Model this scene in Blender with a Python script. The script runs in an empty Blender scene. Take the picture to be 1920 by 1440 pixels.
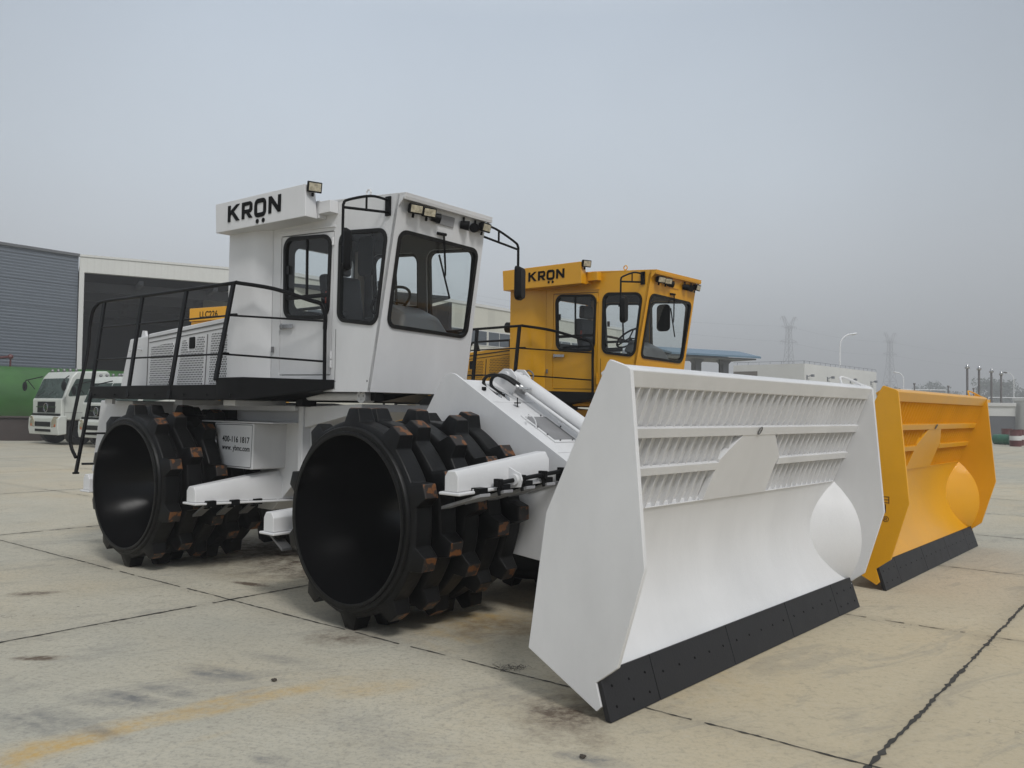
import bpy, bmesh, math, random
from mathutils import Vector, Matrix
R = math.radians
random.seed(7)
scene = bpy.context.scene
col = scene.collection

# ------------------------------------------------------------------ camera
cam_d = bpy.data.cameras.new("camera"); cam = bpy.data.objects.new("camera", cam_d); col.objects.link(cam)
cam_d.sensor_fit = 'HORIZONTAL'; cam_d.sensor_width = 36.0; cam_d.lens = 36.0 * 1600 / 1920
cam_d.clip_start = 0.05; cam_d.clip_end = 4000
cam.matrix_world = Matrix.Translation((0, 0, 1.6)) @ Matrix.Rotation(R(90 + 1.72), 4, 'X') @ Matrix.Rotation(R(0.8), 4, 'Z')
scene.camera = cam

# ------------------------------------------------------------------ world and sun
SUN_EL, SUN_AZ = R(46), R(157)          # azimuth clockwise from +Y
w = bpy.data.worlds.new("World"); scene.world = w; w.use_nodes = True
nt = w.node_tree; nt.nodes.clear(); N = nt.nodes.new; L = nt.links.new
out = N('ShaderNodeOutputWorld'); bg = N('ShaderNodeBackground'); bg.inputs['Strength'].default_value = 0.1
sky = N('ShaderNodeTexSky'); sky.sky_type = 'NISHITA'; sky.sun_disc = False
sky.sun_elevation = SUN_EL; sky.sun_rotation = SUN_AZ; sky.dust_density = 4.0; sky.air_density = 1.2
tc = N('ShaderNodeTexCoord'); sp = N('ShaderNodeSeparateXYZ'); L(tc.outputs['Generated'], sp.inputs[0])
ramp = N('ShaderNodeValToRGB'); L(sp.outputs['Z'], ramp.inputs[0])
els = ramp.color_ramp.elements
els[0].position = 0.0; els[0].color = (.50, .545, .59, 1)
els[1].position = 1.0; els[1].color = (.66, .69, .71, 1)
for p, c in ((.08, (.52, .565, .605)), (.16, (.54, .585, .635)), (.26, (.49, .55, .615)), (.42, (.40, .46, .535)), (.62, (.60, .64, .68))):
    e = els.new(p); e.color = (*c, 1)
nz = N('ShaderNodeTexNoise'); nz.inputs['Scale'].default_value = 2.2; nz.inputs['Detail'].default_value = 4
L(tc.outputs['Generated'], nz.inputs['Vector'])
mr = N('ShaderNodeMapRange'); L(nz.outputs['Fac'], mr.inputs[0]); mr.inputs[1].default_value = .3; mr.inputs[2].default_value = .7
mr.inputs[3].default_value = 8.6; mr.inputs[4].default_value = 9.6
dp = N('ShaderNodeVectorMath'); dp.operation = 'DOT_PRODUCT'; L(tc.outputs['Generated'], dp.inputs[0]); dp.inputs[1].default_value = (-.10, .965, .24)   # thinner cloud here
db_ = N('ShaderNodeMapRange'); db_.interpolation_type = 'SMOOTHSTEP'; L(dp.outputs['Value'], db_.inputs[0]); db_.inputs[1].default_value = .78; db_.inputs[2].default_value = 1.0; db_.inputs[3].default_value = .80; db_.inputs[4].default_value = 1.17
mm = N('ShaderNodeMath'); mm.operation = 'MULTIPLY'; L(mr.outputs[0], mm.inputs[0]); L(db_.outputs[0], mm.inputs[1])
vm = N('ShaderNodeVectorMath'); vm.operation = 'SCALE'; L(ramp.outputs[0], vm.inputs[0]); L(mm.outputs[0], vm.inputs['Scale'])
mx = N('ShaderNodeMix'); mx.data_type = 'RGBA'; mx.inputs[0].default_value = 0.94
L(sky.outputs[0], mx.inputs[6]); L(vm.outputs[0], mx.inputs[7])
L(mx.outputs[2], bg.inputs[0]); L(bg.outputs[0], out.inputs[0])
sd = bpy.data.lights.new("sun", 'SUN'); sd.energy = 1.5; sd.angle = R(14); sd.color = (1, .985, .96)
sun = bpy.data.objects.new("sun", sd); col.objects.link(sun)
sun.location = (-8, -8, 20)
dvec = Vector((math.sin(SUN_AZ) * math.cos(SUN_EL), math.cos(SUN_AZ) * math.cos(SUN_EL), math.sin(SUN_EL)))
sun.rotation_euler = dvec.to_track_quat('Z', 'Y').to_euler()
vs = scene.view_settings; vs.view_transform = 'Standard'; vs.look = 'None'; vs.exposure = 0.50; vs.gamma = 1; vs.use_curve_mapping = False

# ------------------------------------------------------------------ materials
def mat(name, base=(.5, .5, .5), rough=.5, metal=0, coat=0, var=0, vscale=2, bump=0, bscale=40, emis=None, spec=.5, stretch=(1, 1, 1), dark=None):
    m = bpy.data.materials.new(name); m.use_nodes = True; t = m.node_tree; b = t.nodes['Principled BSDF']
    b.inputs['Base Color'].default_value = (*base, 1); b.inputs['Roughness'].default_value = rough
    b.inputs['Metallic'].default_value = metal; b.inputs['Coat Weight'].default_value = coat
    b.inputs['Coat Roughness'].default_value = .15
    b.inputs['Specular IOR Level'].default_value = spec
    tcn = t.nodes.new('ShaderNodeTexCoord'); mp = t.nodes.new('ShaderNodeMapping'); mp.inputs['Scale'].default_value = stretch
    t.links.new(tcn.outputs['Object'], mp.inputs[0])
    if var:
        n = t.nodes.new('ShaderNodeTexNoise'); n.inputs['Scale'].default_value = vscale; n.inputs['Detail'].default_value = 6; n.inputs['Roughness'].default_value = .65
        t.links.new(mp.outputs[0], n.inputs['Vector'])
        mi = t.nodes.new('ShaderNodeMix'); mi.data_type = 'RGBA'
        dk = dark or tuple(c * (1 - var) for c in base)
        mi.inputs[6].default_value = (*dk, 1); mi.inputs[7].default_value = (*[min(1, c * (1 + var * .5)) for c in base], 1)
        r = t.nodes.new('ShaderNodeMapRange'); r.inputs[1].default_value = .3; r.inputs[2].default_value = .68
        t.links.new(n.outputs['Fac'], r.inputs[0]); t.links.new(r.outputs[0], mi.inputs[0]); t.links.new(mi.outputs[2], b.inputs['Base Color'])
        r2 = t.nodes.new('ShaderNodeMapRange'); r2.inputs[3].default_value = max(.03, rough - .1); r2.inputs[4].default_value = min(1, rough + .12)
        t.links.new(n.outputs['Fac'], r2.inputs[0]); t.links.new(r2.outputs[0], b.inputs['Roughness'])
    if bump:
        n2 = t.nodes.new('ShaderNodeTexNoise'); n2.inputs['Scale'].default_value = bscale; n2.inputs['Detail'].default_value = 3
        t.links.new(mp.outputs[0], n2.inputs['Vector'])
        bp = t.nodes.new('ShaderNodeBump'); bp.inputs['Strength'].default_value = bump; bp.inputs['Distance'].default_value = .01
        t.links.new(n2.outputs['Fac'], bp.inputs['Height']); t.links.new(bp.outputs[0], b.inputs['Normal'])
    if emis:
        b.inputs['Emission Color'].default_value = (*emis[0], 1); b.inputs['Emission Strength'].default_value = emis[1]
    return m

def nodes_of(m): return m.node_tree.nodes, m.node_tree.links, m.node_tree.nodes['Principled BSDF']

WHITE = mat('white_paint', (.665, .665, .67), .38, var=.09, vscale=1.6, stretch=(1, 1, .45), bump=.06, bscale=55)
YELLOW = mat('yellow_paint', (.74, .355, .007), .33, coat=.15, var=.10, vscale=1.3, bump=.06, bscale=55)
BLACK = mat('black_paint', (.006, .006, .0065), .45, var=.15, vscale=3, spec=.13)
DRUM = mat('drum_black_paint', (.006, .006, .0062), .40, var=.35, vscale=5, bump=.25, bscale=22, spec=.20)
DRUMIN = mat('drum_inside_paint', (.004, .004, .0044), .20, bump=.05, bscale=6, spec=.34)
RUBBER = mat('rubber', (.007, .007, .007), .5, spec=.25)
EDGE = mat('cutting_edge_steel', (.016, .016, .018), .50, spec=.35, var=.15, vscale=6, bump=.1, bscale=60)
CHROME = mat('chrome', (.45, .45, .45), .22, metal=1)
STEEL = mat('grey_steel', (.16, .16, .165), .45, metal=.4)
PLATE = mat('finger_plate', (.33, .33, .34), .5, var=.2, vscale=8)
INTERIOR = mat('cab_interior', (.105, .108, .115), .7, var=.1)
CREAM = mat('cab_rear_lining', (.42, .37, .31), .8)
SEAT = mat('seat_vinyl', (.022, .022, .025), .5, bump=.1)
CONSOLE = mat('console_plastic', (.10, .105, .11), .45)
RED = mat('red_label', (.45, .06, .03), .5)
TEXT = mat('lettering_black', (.003, .003, .003), .6, spec=.1)
BROWNTXT = mat('lettering_brown', (.055, .012, .004), .5)
SEAM = mat('panel_gap', (.02, .02, .02), .8)
SEAMW = mat('panel_gap_grey', (.14, .14, .14), .8)
SCREENM = mat('screen_mesh', (.22, .22, .225), .75, var=.15, vscale=9)
LENS = mat('lamp_lens', (.55, .50, .38), .08, metal=.35, var=.5, vscale=25, bump=.5, bscale=60)
MIRROR = mat('mirror_glass', (.10, .10, .11), .06, metal=.8)

def worn_tip():
    m = mat('worn_tooth_tip', (.33, .12, .018), .6)
    ns, ls, b = nodes_of(m)
    tcn = ns.new('ShaderNodeTexCoord'); n = ns.new('ShaderNodeTexNoise'); n.inputs['Scale'].default_value = 16; n.inputs['Detail'].default_value = 6
    ls.new(tcn.outputs['Object'], n.inputs['Vector'])
    r = ns.new('ShaderNodeValToRGB'); ls.new(n.outputs['Fac'], r.inputs[0])
    e = r.color_ramp.elements; e[0].position = .49; e[0].color = (.018, .014, .012, 1); e[1].position = .57; e[1].color = (.17, .060, .012, 1)
    x = e.new(.7); x.color = (.10, .045, .016, 1)
    ls.new(r.outputs[0], b.inputs['Base Color']); return m
TIP = worn_tip()

def glass(name, tint=(.90, .93, .93), ior=1.45):
    m = bpy.data.materials.new(name); m.use_nodes = True; t = m.node_tree; t.nodes.clear()
    o = t.nodes.new('ShaderNodeOutputMaterial'); mi = t.nodes.new('ShaderNodeMixShader'); tr = t.nodes.new('ShaderNodeBsdfTransparent')
    gl = t.nodes.new('ShaderNodeBsdfGlossy'); lw = t.nodes.new('ShaderNodeLayerWeight'); pw = t.nodes.new('ShaderNodeMath'); pw.operation = 'POWER'; pw.inputs[1].default_value = 4.0; t.links.new(lw.outputs['Facing'], pw.inputs[0]); fr = t.nodes.new('ShaderNodeMath'); fr.operation = 'MULTIPLY_ADD'; fr.inputs[1].default_value = .7; fr.inputs[2].default_value = .045; t.links.new(pw.outputs[0], fr.inputs[0])
    tr.inputs[0].default_value = (*tint, 1); gl.inputs['Roughness'].default_value = .02
    t.links.new(fr.outputs[0], mi.inputs[0]); t.links.new(tr.outputs[0], mi.inputs[1]); t.links.new(gl.outputs[0], mi.inputs[2]); t.links.new(mi.outputs[0], o.inputs[0])
    return m
GLASS = glass('window_glass')
DGLASS = mat('dark_glass', (.05, .075, .065), .08, var=.4, vscale=1.5)

def grille_mat(name, paint):
    m = mat(name, paint, .5); ns, ls, b = nodes_of(m)
    tcn = ns.new('ShaderNodeTexCoord'); s = ns.new('ShaderNodeSeparateXYZ'); ls.new(tcn.outputs['Object'], s.inputs[0])
    def M(op, a, bb=None):
        n = ns.new('ShaderNodeMath'); n.operation = op
        for i, v in enumerate((a, bb)):
            if v is None: continue
            if isinstance(v, (int, float)): n.inputs[i].default_value = v
            else: ls.new(v, n.inputs[i])
        return n.outputs[0]
    P = .029
    row = M('DIVIDE', s.outputs['Z'], P * .86); rf = M('FLOOR', row)
    off = M('MULTIPLY', M('MODULO', M('ADD', rf, 1000), 2), .5)
    xx = M('SUBTRACT', M('FRACT', M('ADD', M('ADD', M('DIVIDE', s.outputs['X'], P), off), 100)), .5)
    zz = M('MULTIPLY', M('SUBTRACT', M('FRACT', row), .5), .86)
    d = M('SQRT', M('ADD', M('MULTIPLY', xx, xx), M('MULTIPLY', zz, zz)))
    k = M('LESS_THAN', d, .33)
    mi = ns.new('ShaderNodeMix'); mi.data_type = 'RGBA'; ls.new(k, mi.inputs[0])
    mi.inputs[6].default_value = (*paint, 1); mi.inputs[7].default_value = (.012, .012, .012, 1)
    ls.new(mi.outputs[2], b.inputs['Base Color']); return m
GRW = grille_mat('perforated_grille_white', (.665, .665, .67)); GRY = grille_mat('perforated_grille_yellow', (.74, .355, .007))

# ------------------------------------------------------------------ mesh builder
I4 = Matrix.Identity(4)
class MB:
    def __init__(s, M=I4): s.v = []; s.f = []; s.m = []; s.M = M; s.mi = 0
    def add(s, vs_, fs, mi=None):
        o = len(s.v); s.v += [tuple(s.M @ Vector(p)) for p in vs_]
        for f in fs: s.f.append([i + o for i in f]); s.m.append(s.mi if mi is None else mi)
    def box(s, x0, x1, y0, y1, z0, z1, mi=None):
        p = [(x, y, z) for z in (z0, z1) for y in (y0, y1) for x in (x0, x1)]
        s.add(p, [(0, 2, 3, 1), (4, 5, 7, 6), (0, 1, 5, 4), (2, 6, 7, 3), (0, 4, 6, 2), (1, 3, 7, 5)], mi)
    def loft(s, a, b, mi=None):
        n = len(a); s.add(list(a) + list(b), [tuple(range(n))[::-1], tuple(range(n, 2 * n))] + [(i, (i + 1) % n, n + (i + 1) % n, n + i) for i in range(n)], mi)
    def prism(s, poly, y0, y1, mi=None):                 # poly in (x,z), along y
        s.loft([(x, y0, z) for x, z in poly], [(x, y1, z) for x, z in poly], mi)
    def slab(s, poly, z0, z1, mi=None):                  # poly in (x,y), along z
        s.loft([(x, y, z0) for x, y in poly], [(x, y, z1) for x, y in poly], mi)
    def wallx(s, poly, x0, x1, mi=None):                 # poly in (y,z), along x
        s.loft([(x0, y, z) for y, z in poly], [(x1, y, z) for y, z in poly], mi)
    def tube(s, pts, r, n=10, mi=None, cap=True, r2=None):
        pts = [Vector(p) for p in pts]; k = len(pts); rings = []
        up = None
        for i, p in enumerate(pts):
            d = (pts[min(i + 1, k - 1)] - pts[max(i - 1, 0)]).normalized()
            if up is None:
                up = Vector((0, 0, 1)) if abs(d.z) < .9 else Vector((1, 0, 0))
            u = (up - d * up.dot(d)).normalized(); up = u; v = d.cross(u)
            rr = r if r2 is None else r + (r2 - r) * i / (k - 1)
            rings.append([p + (u * math.cos(2 * math.pi * j / n) + v * math.sin(2 * math.pi * j / n)) * rr for j in range(n)])
        vs_ = [q for rg in rings for q in rg]; fs = []
        for i in range(k - 1):
            for j in range(n): fs.append((i * n + j, i * n + (j + 1) % n, (i + 1) * n + (j + 1) % n, (i + 1) * n + j))
        if cap: fs += [tuple(range(n))[::-1], tuple(range((k - 1) * n, k * n))]
        s.add(vs_, fs, mi)
    def bar(s, a, b, w, h, mi=None):                       # rectangular bar between two points
        a = Vector(a); b = Vector(b); d = (b - a).normalized(); up = Vector((0, 0, 1)) if abs(d.z) < .9 else Vector((0, 1, 0))
        u = d.cross(up).normalized() * w / 2; v = u.cross(d).normalized() * h / 2
        s.loft([a + u + v, a - u + v, a - u - v, a + u - v], [b + u + v, b - u + v, b - u - v, b + u - v], mi)
    def lathe(s, prof, cx, cz, n=48, mi=None, axis='y', close=False):   # prof: list of (y, r) about an axis parallel to y at (cx, cz)
        vs_ = []; k = len(prof)
        for (y, r) in prof:
            for j in range(n):
                a = 2 * math.pi * j / n
                if axis == 'y': vs_.append((cx + r * math.cos(a), y, cz + r * math.sin(a)))
                else: vs_.append((cx + r * math.cos(a), cz + r * math.sin(a), y))
        fs = []
        for i in range(k - 1 if not close else k):
            i2 = (i + 1) % k
            for j in range(n): fs.append((i * n + j, i * n + (j + 1) % n, i2 * n + (j + 1) % n, i2 * n + j))
        s.add(vs_, fs, mi)
    def ball(s, c, r, n=12, mi=None, sz=1):
        vs_ = []; fs = []; k = n // 2
        for i in range(k + 1):
            t = math.pi * i / k
            for j in range(n):
                a = 2 * math.pi * j / n; vs_.append((c[0] + r * math.sin(t) * math.cos(a), c[1] + r * math.sin(t) * math.sin(a), c[2] + sz * r * math.cos(t)))
        for i in range(k):
            for j in range(n): fs.append((i * n + j, i * n + (j + 1) % n, (i + 1) * n + (j + 1) % n, (i + 1) * n + j))
        s.add(vs_, fs, mi)
    def build(s, name, mats, parent=None, bevel=0, smooth=False, seg=2):
        me = bpy.data.meshes.new(name); me.from_pydata(s.v, [], s.f)
        if not isinstance(mats, (list, tuple)): mats = [mats]
        for m in mats: me.materials.append(m)
        for p, mi in zip(me.polygons, s.m): p.material_index = mi
        bm = bmesh.new(); bm.from_mesh(me); bmesh.ops.remove_doubles(bm, verts=bm.verts, dist=1e-5)
        bmesh.ops.recalc_face_normals(bm, faces=bm.faces); bm.to_mesh(me); bm.free()
        if smooth or bevel: me.shade_smooth()
        ob = bpy.data.objects.new(name, me); col.objects.link(ob)
        if parent: ob.parent = parent
        if bevel:
            b = ob.modifiers.new('bevel', 'BEVEL'); b.width = bevel; b.segments = seg; b.limit_method = 'ANGLE'; b.angle_limit = R(35); b.harden_normals = True
        elif smooth:
            me.set_sharp_from_angle(angle=R(smooth if smooth > 1 else 40))
        return ob

def panel(name, M, outer, holes, th, mats, parent, y=0):
    """flat sheet with holes; outer and holes are loops of (u, v); M maps (u, 0, v) to the parent's space, thickness along +y"""
    bm = bmesh.new(); es = []
    for lp in [outer] + holes:
        vv = [bm.verts.new((u, y, v)) for u, v in lp]
        es += [bm.edges.new((vv[i], vv[(i + 1) % len(vv)])) for i in range(len(vv))]
    bmesh.ops.triangle_fill(bm, use_beauty=True, edges=es)
    r = bmesh.ops.extrude_face_region(bm, geom=bm.faces[:])
    bmesh.ops.translate(bm, vec=(0, th, 0), verts=[g for g in r['geom'] if isinstance(g, bmesh.types.BMVert)])
    bmesh.ops.recalc_face_normals(bm, faces=bm.faces); bm.transform(M)
    bmesh.ops.recalc_face_normals(bm, faces=bm.faces)
    me = bpy.data.meshes.new(name); bm.to_mesh(me); bm.free()
    for m in (mats if isinstance(mats, (list, tuple)) else [mats]): me.materials.append(m)
    ob = bpy.data.objects.new(name, me); col.objects.link(ob); ob.parent = parent
    return ob

def rounded(poly, r, n=6):
    """round the corners of a polygon of (u, v)"""
    res = []; k = len(poly)
    for i in range(k):
        p = Vector(poly[i]); a = Vector(poly[i - 1]); b = Vector(poly[(i + 1) % k])
        da = (a - p).normalized(); db = (b - p).normalized(); ang = da.angle(db); t = r / math.tan(ang / 2)
        t = min(t, (a - p).length * .48, (b - p).length * .48); rr = t * math.tan(ang / 2)
        c = p + (da + db).normalized() * (rr / math.sin(ang / 2))
        s0 = p + da * t; s1 = p + db * t
        a0 = math.atan2(s0.y - c.y, s0.x - c.x); a1 = math.atan2(s1.y - c.y, s1.x - c.x)
        d = (a1 - a0 + math.pi) % (2 * math.pi) - math.pi
        for j in range(n + 1): q = a0 + d * j / n; res.append((c.x + rr * math.cos(q), c.y + rr * math.sin(q)))
    return res

def inset(poly, d):
    """move a convex loop inwards by d"""
    k = len(poly); cx = sum(p[0] for p in poly) / k; cy = sum(p[1] for p in poly) / k; res = []
    for i in range(k):
        p = Vector(poly[i]); a = Vector(poly[i - 1]); b = Vector(poly[(i + 1) % k]); t = (b - a).normalized(); nn = Vector((-t.y, t.x))
        if nn.dot(Vector((cx, cy)) - p) < 0: nn = -nn
        q = p + nn * d; res.append((q.x, q.y))
    return res

def smoothpath(pts, n=6):
    pts = [Vector(p) for p in pts]; P = [pts[0] * 2 - pts[1]] + pts + [pts[-1] * 2 - pts[-2]]; res = []
    for i in range(1, len(P) - 2):
        for j in range(n):
            t = j / n; a, b, c, d = P[i - 1:i + 3]
            res.append(.5 * ((2 * b) + (c - a) * t + (2 * a - 5 * b + 4 * c - d) * t * t + (3 * b - a - 3 * c + d) * t ** 3))
    return res + [pts[-1]]

def empty(name, loc, rz, label=None, cat=None, group=None):
    o = bpy.data.objects.new(name, None); col.objects.link(o); o.location = loc; o.rotation_euler = (0, 0, rz)
    if label: tag(o, label, cat, group)
    return o
def tag(o, label, cat, group=None):
    o['label'] = label; o['category'] = cat
    if group: o['group'] = group
    return o
def struct(o): o['kind'] = 'structure'; return o
def stuff(o, label=None, cat=None):
    o['kind'] = 'stuff'
    if label: o['label'] = label; o['category'] = cat
    return o

def text_mesh(name, body, size, M, parent, m, bold=.0, ext=.003, sx=1):
    c = bpy.data.curves.new(name, 'FONT'); c.body = body; c.size = size; c.extrude = ext; c.offset = bold; c.space_character = 1.05
    t = bpy.data.objects.new(name + '_tmp', c); col.objects.link(t); bpy.context.view_layer.update()
    me = bpy.data.meshes.new_from_object(t.evaluated_get(bpy.context.evaluated_depsgraph_get()))
    bpy.data.objects.remove(t); me.transform(M @ Matrix.Diagonal((sx, 1, 1, 1))); me.materials.clear(); me.materials.append(m)
    o = bpy.data.objects.new(name, me); col.objects.link(o); o.parent = parent; return o
# text lying in the side plane (y = const), reading along +x, facing -y
def side_text(x, y, z): return Matrix.Translation((x, y, z)) @ Matrix.Rotation(R(90), 4, 'X')

def logo(parent, M):
    """the four block letters, the third with two dots below it"""
    mb = MB(M)
    def pr(poly): mb.prism(poly, -.004, .002)
    H = .160
    def ring(x0, x1, z0, z1, t, r, n=5):
        o = rounded([(x0, z0), (x1, z0), (x1, z1), (x0, z1)], r, n); i = rounded([(x0 + t, z0 + t), (x1 - t, z0 + t), (x1 - t, z1 - t), (x0 + t, z1 - t)], max(.004, r - t), n)
        k = len(o)
        vs_ = [(p[0], y, p[1]) for y in (-.004, .002) for p in o + i]; fs = []
        for j in range(k):
            q = (j + 1) % k; fs += [(j, q, k + q, k + j), (2 * k + j, 3 * k + j, 3 * k + q, 2 * k + q), (j, 2 * k + j, 2 * k + q, q), (k + j, k + q, 3 * k + q, 3 * k + j)]
        mb.add(vs_, fs)
    t = .042
    pr([(0, 0), (t, 0), (t, H), (0, H)])
    pr([(t, .058), (.092, .078), (.205, H), (.150, H), (t, .086)][0:0] or [(t, .062), (.085, .088), (.195, H), (.140, H), (t, .105)][0:5])
    pr([(.066, .072), (.140, 0), (.198, 0), (.096, .097), (.085, .088)])
    x = .235
    pr([(x, 0), (x + t, 0), (x + t, H), (x, H)])
    pr([(x + t, H), (x + t, H - .036), (x + .10, H - .036), (x + .125, H - .030), (x + .155, H - .012), (x + .135, H)])
    pr([(x + .125, H - .030), (x + .128, H - .050), (x + .170, H - .050), (x + .168, H - .028), (x + .155, H - .012)])
    pr([(x + t, .050), (x + .110, .050), (x + .150, .056), (x + .170, .078), (x + .170, H - .050), (x + .128, H - .050), (x + .122, .086), (x + t, .086)])
    pr([(x + .072, .050), (x + .120, 0), (x + .175, 0), (x + .122, .050)])
    ring(.440, .625, -.012, H + .004, t, .055)
    for cx in (.490, .585):
        n = 14; pr([(cx + .022 * math.cos(2 * math.pi * j / n), -.048 + .022 * math.sin(2 * math.pi * j / n)) for j in range(n)])
    x = .665
    pr([(x, 0), (x + t, 0), (x + t, H), (x, H)]); pr([(x + .145, 0), (x + .145 + t, 0), (x + .145 + t, H), (x + .145, H)])
    pr([(x + t, H), (x + t, H - .058), (x + .145, 0), (x + .145, .058)])
    return mb.build('logo_lettering', TEXT, parent)

# ------------------------------------------------------------------ compactor
def drum(M, root, far=False, phases=(18, -12, -26, -5, 2), yr=0.0):
    """hollow roller with five toothed rings; yr is the open rim side, +y inwards"""
    cx, cz = 0, .80
    mb = MB(M); s = -1 if far else 1
    P = [(0, .612), (0, .656), (.010, .664), (.04, .666), (.05, .630), (1.06, .630), (1.06, .25), (1.0, .25), (1.0, .2)]
    mb.lathe([(yr + s * y, r) for y, r in P], cx, cz, 72)
    mb.lathe([(yr + s * y, r) for y, r in [(-.012, .600), (-.016, .612), (-.012, .626), (0, .628)]], cx, cz, 72)
    mb.lathe([(yr + s * y, r) for y, r in [(-.012, .600), (.02, .596), (.06, .590), (.62, .42), (.80, .22), (.80, .14), (.76, .13), (.76, .001)]], cx, cz, 72, mi=1)
    d = mb.build('compaction_drum', [DRUM, DRUMIN], root, smooth=35)
    for k, (yc, ph) in enumerate(zip((.112, .345, .58, .82, 1.0 if False else 1.04), phases)):
        rb = MB(M); st = []
        for t in range(10):
            a0 = t * 36 + ph
            for da, r in ((-18, .700), (-12, .702), (-7.0, .706), (-3.7, .800), (3.7, .800), (7.0, .706), (12, .702)): st.append((R(a0 + da), r))
        n = len(st); vs_ = []; hb = .088
        y0 = yr + s * yc
        for (a, r) in st:
            tip = r > .75; h2 = .060 if tip else .070
            for rr, yy in ((.625, -hb), (.675 if not tip else .705, -hb), (r, -h2), (r, h2), (.675 if not tip else .705, hb), (.625, hb)):
                vs_.append((cx + rr * math.cos(a), y0 + yy, cz + rr * math.sin(a)))
        fs = []; ms = []
        for i in range(n):
            q = (i + 1) % n
            for c in range(5):
                fs.append((i * 6 + c, q * 6 + c, q * 6 + c + 1, i * 6 + c + 1)); ms.append(1 if (c == 2 and st[i][1] > .75 and st[q][1] > .75) else 0)
        for f, m_ in zip(fs, ms): pass
        o = len(rb.v); rb.v += [tuple(M @ Vector(p)) for p in vs_]; rb.f += fs; rb.m += ms
        rb.build('toothed_ring', [DRUM, TIP], d, bevel=.010, seg=2)
    return d

def bracket_bar(M, root, x, y0, y1, z0, z1, w0, w1, h0, h1, paint, side, fingers=(), rod=False):
    """scraper beam across the drum: house-shaped section, tapering outwards"""
    mb = MB(M)
    def sec(y, xx, z, w_, h): return [(xx - w_ / 2, y, z), (xx + w_ / 2, y, z), (xx + w_ / 2, y, z + h * .72), (xx + w_ * .28, y, z + h), (xx - w_ * .28, y, z + h), (xx - w_ / 2, y, z + h * .72)]
    mb.loft(sec(y0, x, z0, w0, h0), sec(y1, x, z1, w1, h1))
    def fl(y, xx, z, w_): return [(xx - w_ / 2 - .035, y, z - .022), (xx + w_ / 2 + .035, y, z - .022), (xx + w_ / 2 + .035, y, z - .001), (xx - w_ / 2 - .035, y, z - .001)]
    mb.loft(fl(y0 - .02, x, z0, w0), fl(y1, x, z1, w1))
    b = mb.build('scraper_beam', paint, root, bevel=.008)
    for q in range(4):
        t = (q + .6) / 4.2; y = y0 + (y1 - y0) * t; z = z0 + (z1 - z0) * t; ww = w0 + (w1 - w0) * t
        for e_ in (1, -1): nb = MB(M); nb.tube([(x + e_ * (ww / 2 + .018), y, z - .002), (x + e_ * (ww / 2 + .018), y, z + .012)], .011, 6); nb.build('flange_bolt', paint, b)
    for y in fingers:
        t = (y - y0) / (y1 - y0); z = z0 + (z1 - z0) * t - .03
        fb = MB(M); xa = x + side * (.155 if rod else .07); xb = x - side * (.215 if rod else .12); zz = z + .012
        fb.loft([(xa, y - .048, zz), (xa, y + .048, zz), (xa, y + .048, zz - .022), (xa, y - .048, zz - .022)], [(xb, y - .048, zz - .11), (xb, y + .048, zz - .11), (xb, y + .048, zz - .132), (xb, y - .048, zz - .132)])
        fb.box(x + side * .085 - .035, x + side * .085 + .05, y - .045, y + .045, zz - .020, zz + .035, mi=1); fb.box(x - .06, x + .06, y - .03, y + .03, zz - .045, zz - .0, mi=1)
        fb.build('scraper_finger', [PLATE if rod else STEEL, BLACK], b, bevel=.003)
    if rod:
        rb = MB(M); xr = x + w0 / 2 + .07
        rb.tube([(xr, .36, z0 + .05), (xr, 1.35, z0 + .12)], .016, 10)
        for y in (.38, .62, .86, 1.08):
            zz = z0 + .05 + (y - .36) * .07
            rb.box(xr - .03, xr + .03, y - .018, y + .018, zz - .028, zz + .028); rb.tube([(xr, y, zz - .03), (xr + .01, y, zz - .085)], .012, 8)
        rb.build('clamp_rod', BLACK, b, bevel=.003)
        cb = MB(M); y = .56; zz = z0 + .065
        cb.prism([(x + w0 / 2, z0 + .0), (xr + .045, z0 + .015), (xr + .06, zz), (xr + .045, zz + .045), (xr, zz + .06), (x + w0 / 2, zz + .09)], y - .008, y + .008)
        cb.tube([(xr, y - .03, zz), (xr, y + .03, zz)], .04, 16)
        cb.build('rod_bracket', paint, b, bevel=.003)
    return b

def lamp(M, parent, m_body=BLACK, w=.12, h=.085, kind=0):
    """rectangular work lamp, lens facing local +x"""
    mb = MB(M); h2 = h / 2; w2 = w / 2
    mb.loft([(-.05, -w2 * .7, -h2 * .7), (-.05, w2 * .7, -h2 * .7), (-.05, w2 * .7, h2 * .7), (-.05, -w2 * .7, h2 * .7)], [(0, -w2, -h2), (0, w2, -h2), (0, w2, h2), (0, -w2, h2)])
    mb.loft([(0, -w2, -h2), (0, w2, -h2), (0, w2, h2), (0, -w2, h2)], [(.02, -w2, -h2), (.02, w2, -h2), (.02, w2, h2), (.02, -w2, h2)])
    mb.box(-.035, -.02, -.012, .012, -h2 - .035, -h2)
    o = mb.build('work_lamp', m_body, parent, bevel=.006)
    l = MB(M); l.box(.021, .024, -w2 + .012, w2 - .012, -h2 + .012, h2 - .012); l.build('lens', LENS, o, bevel=.001)
    return o

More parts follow.
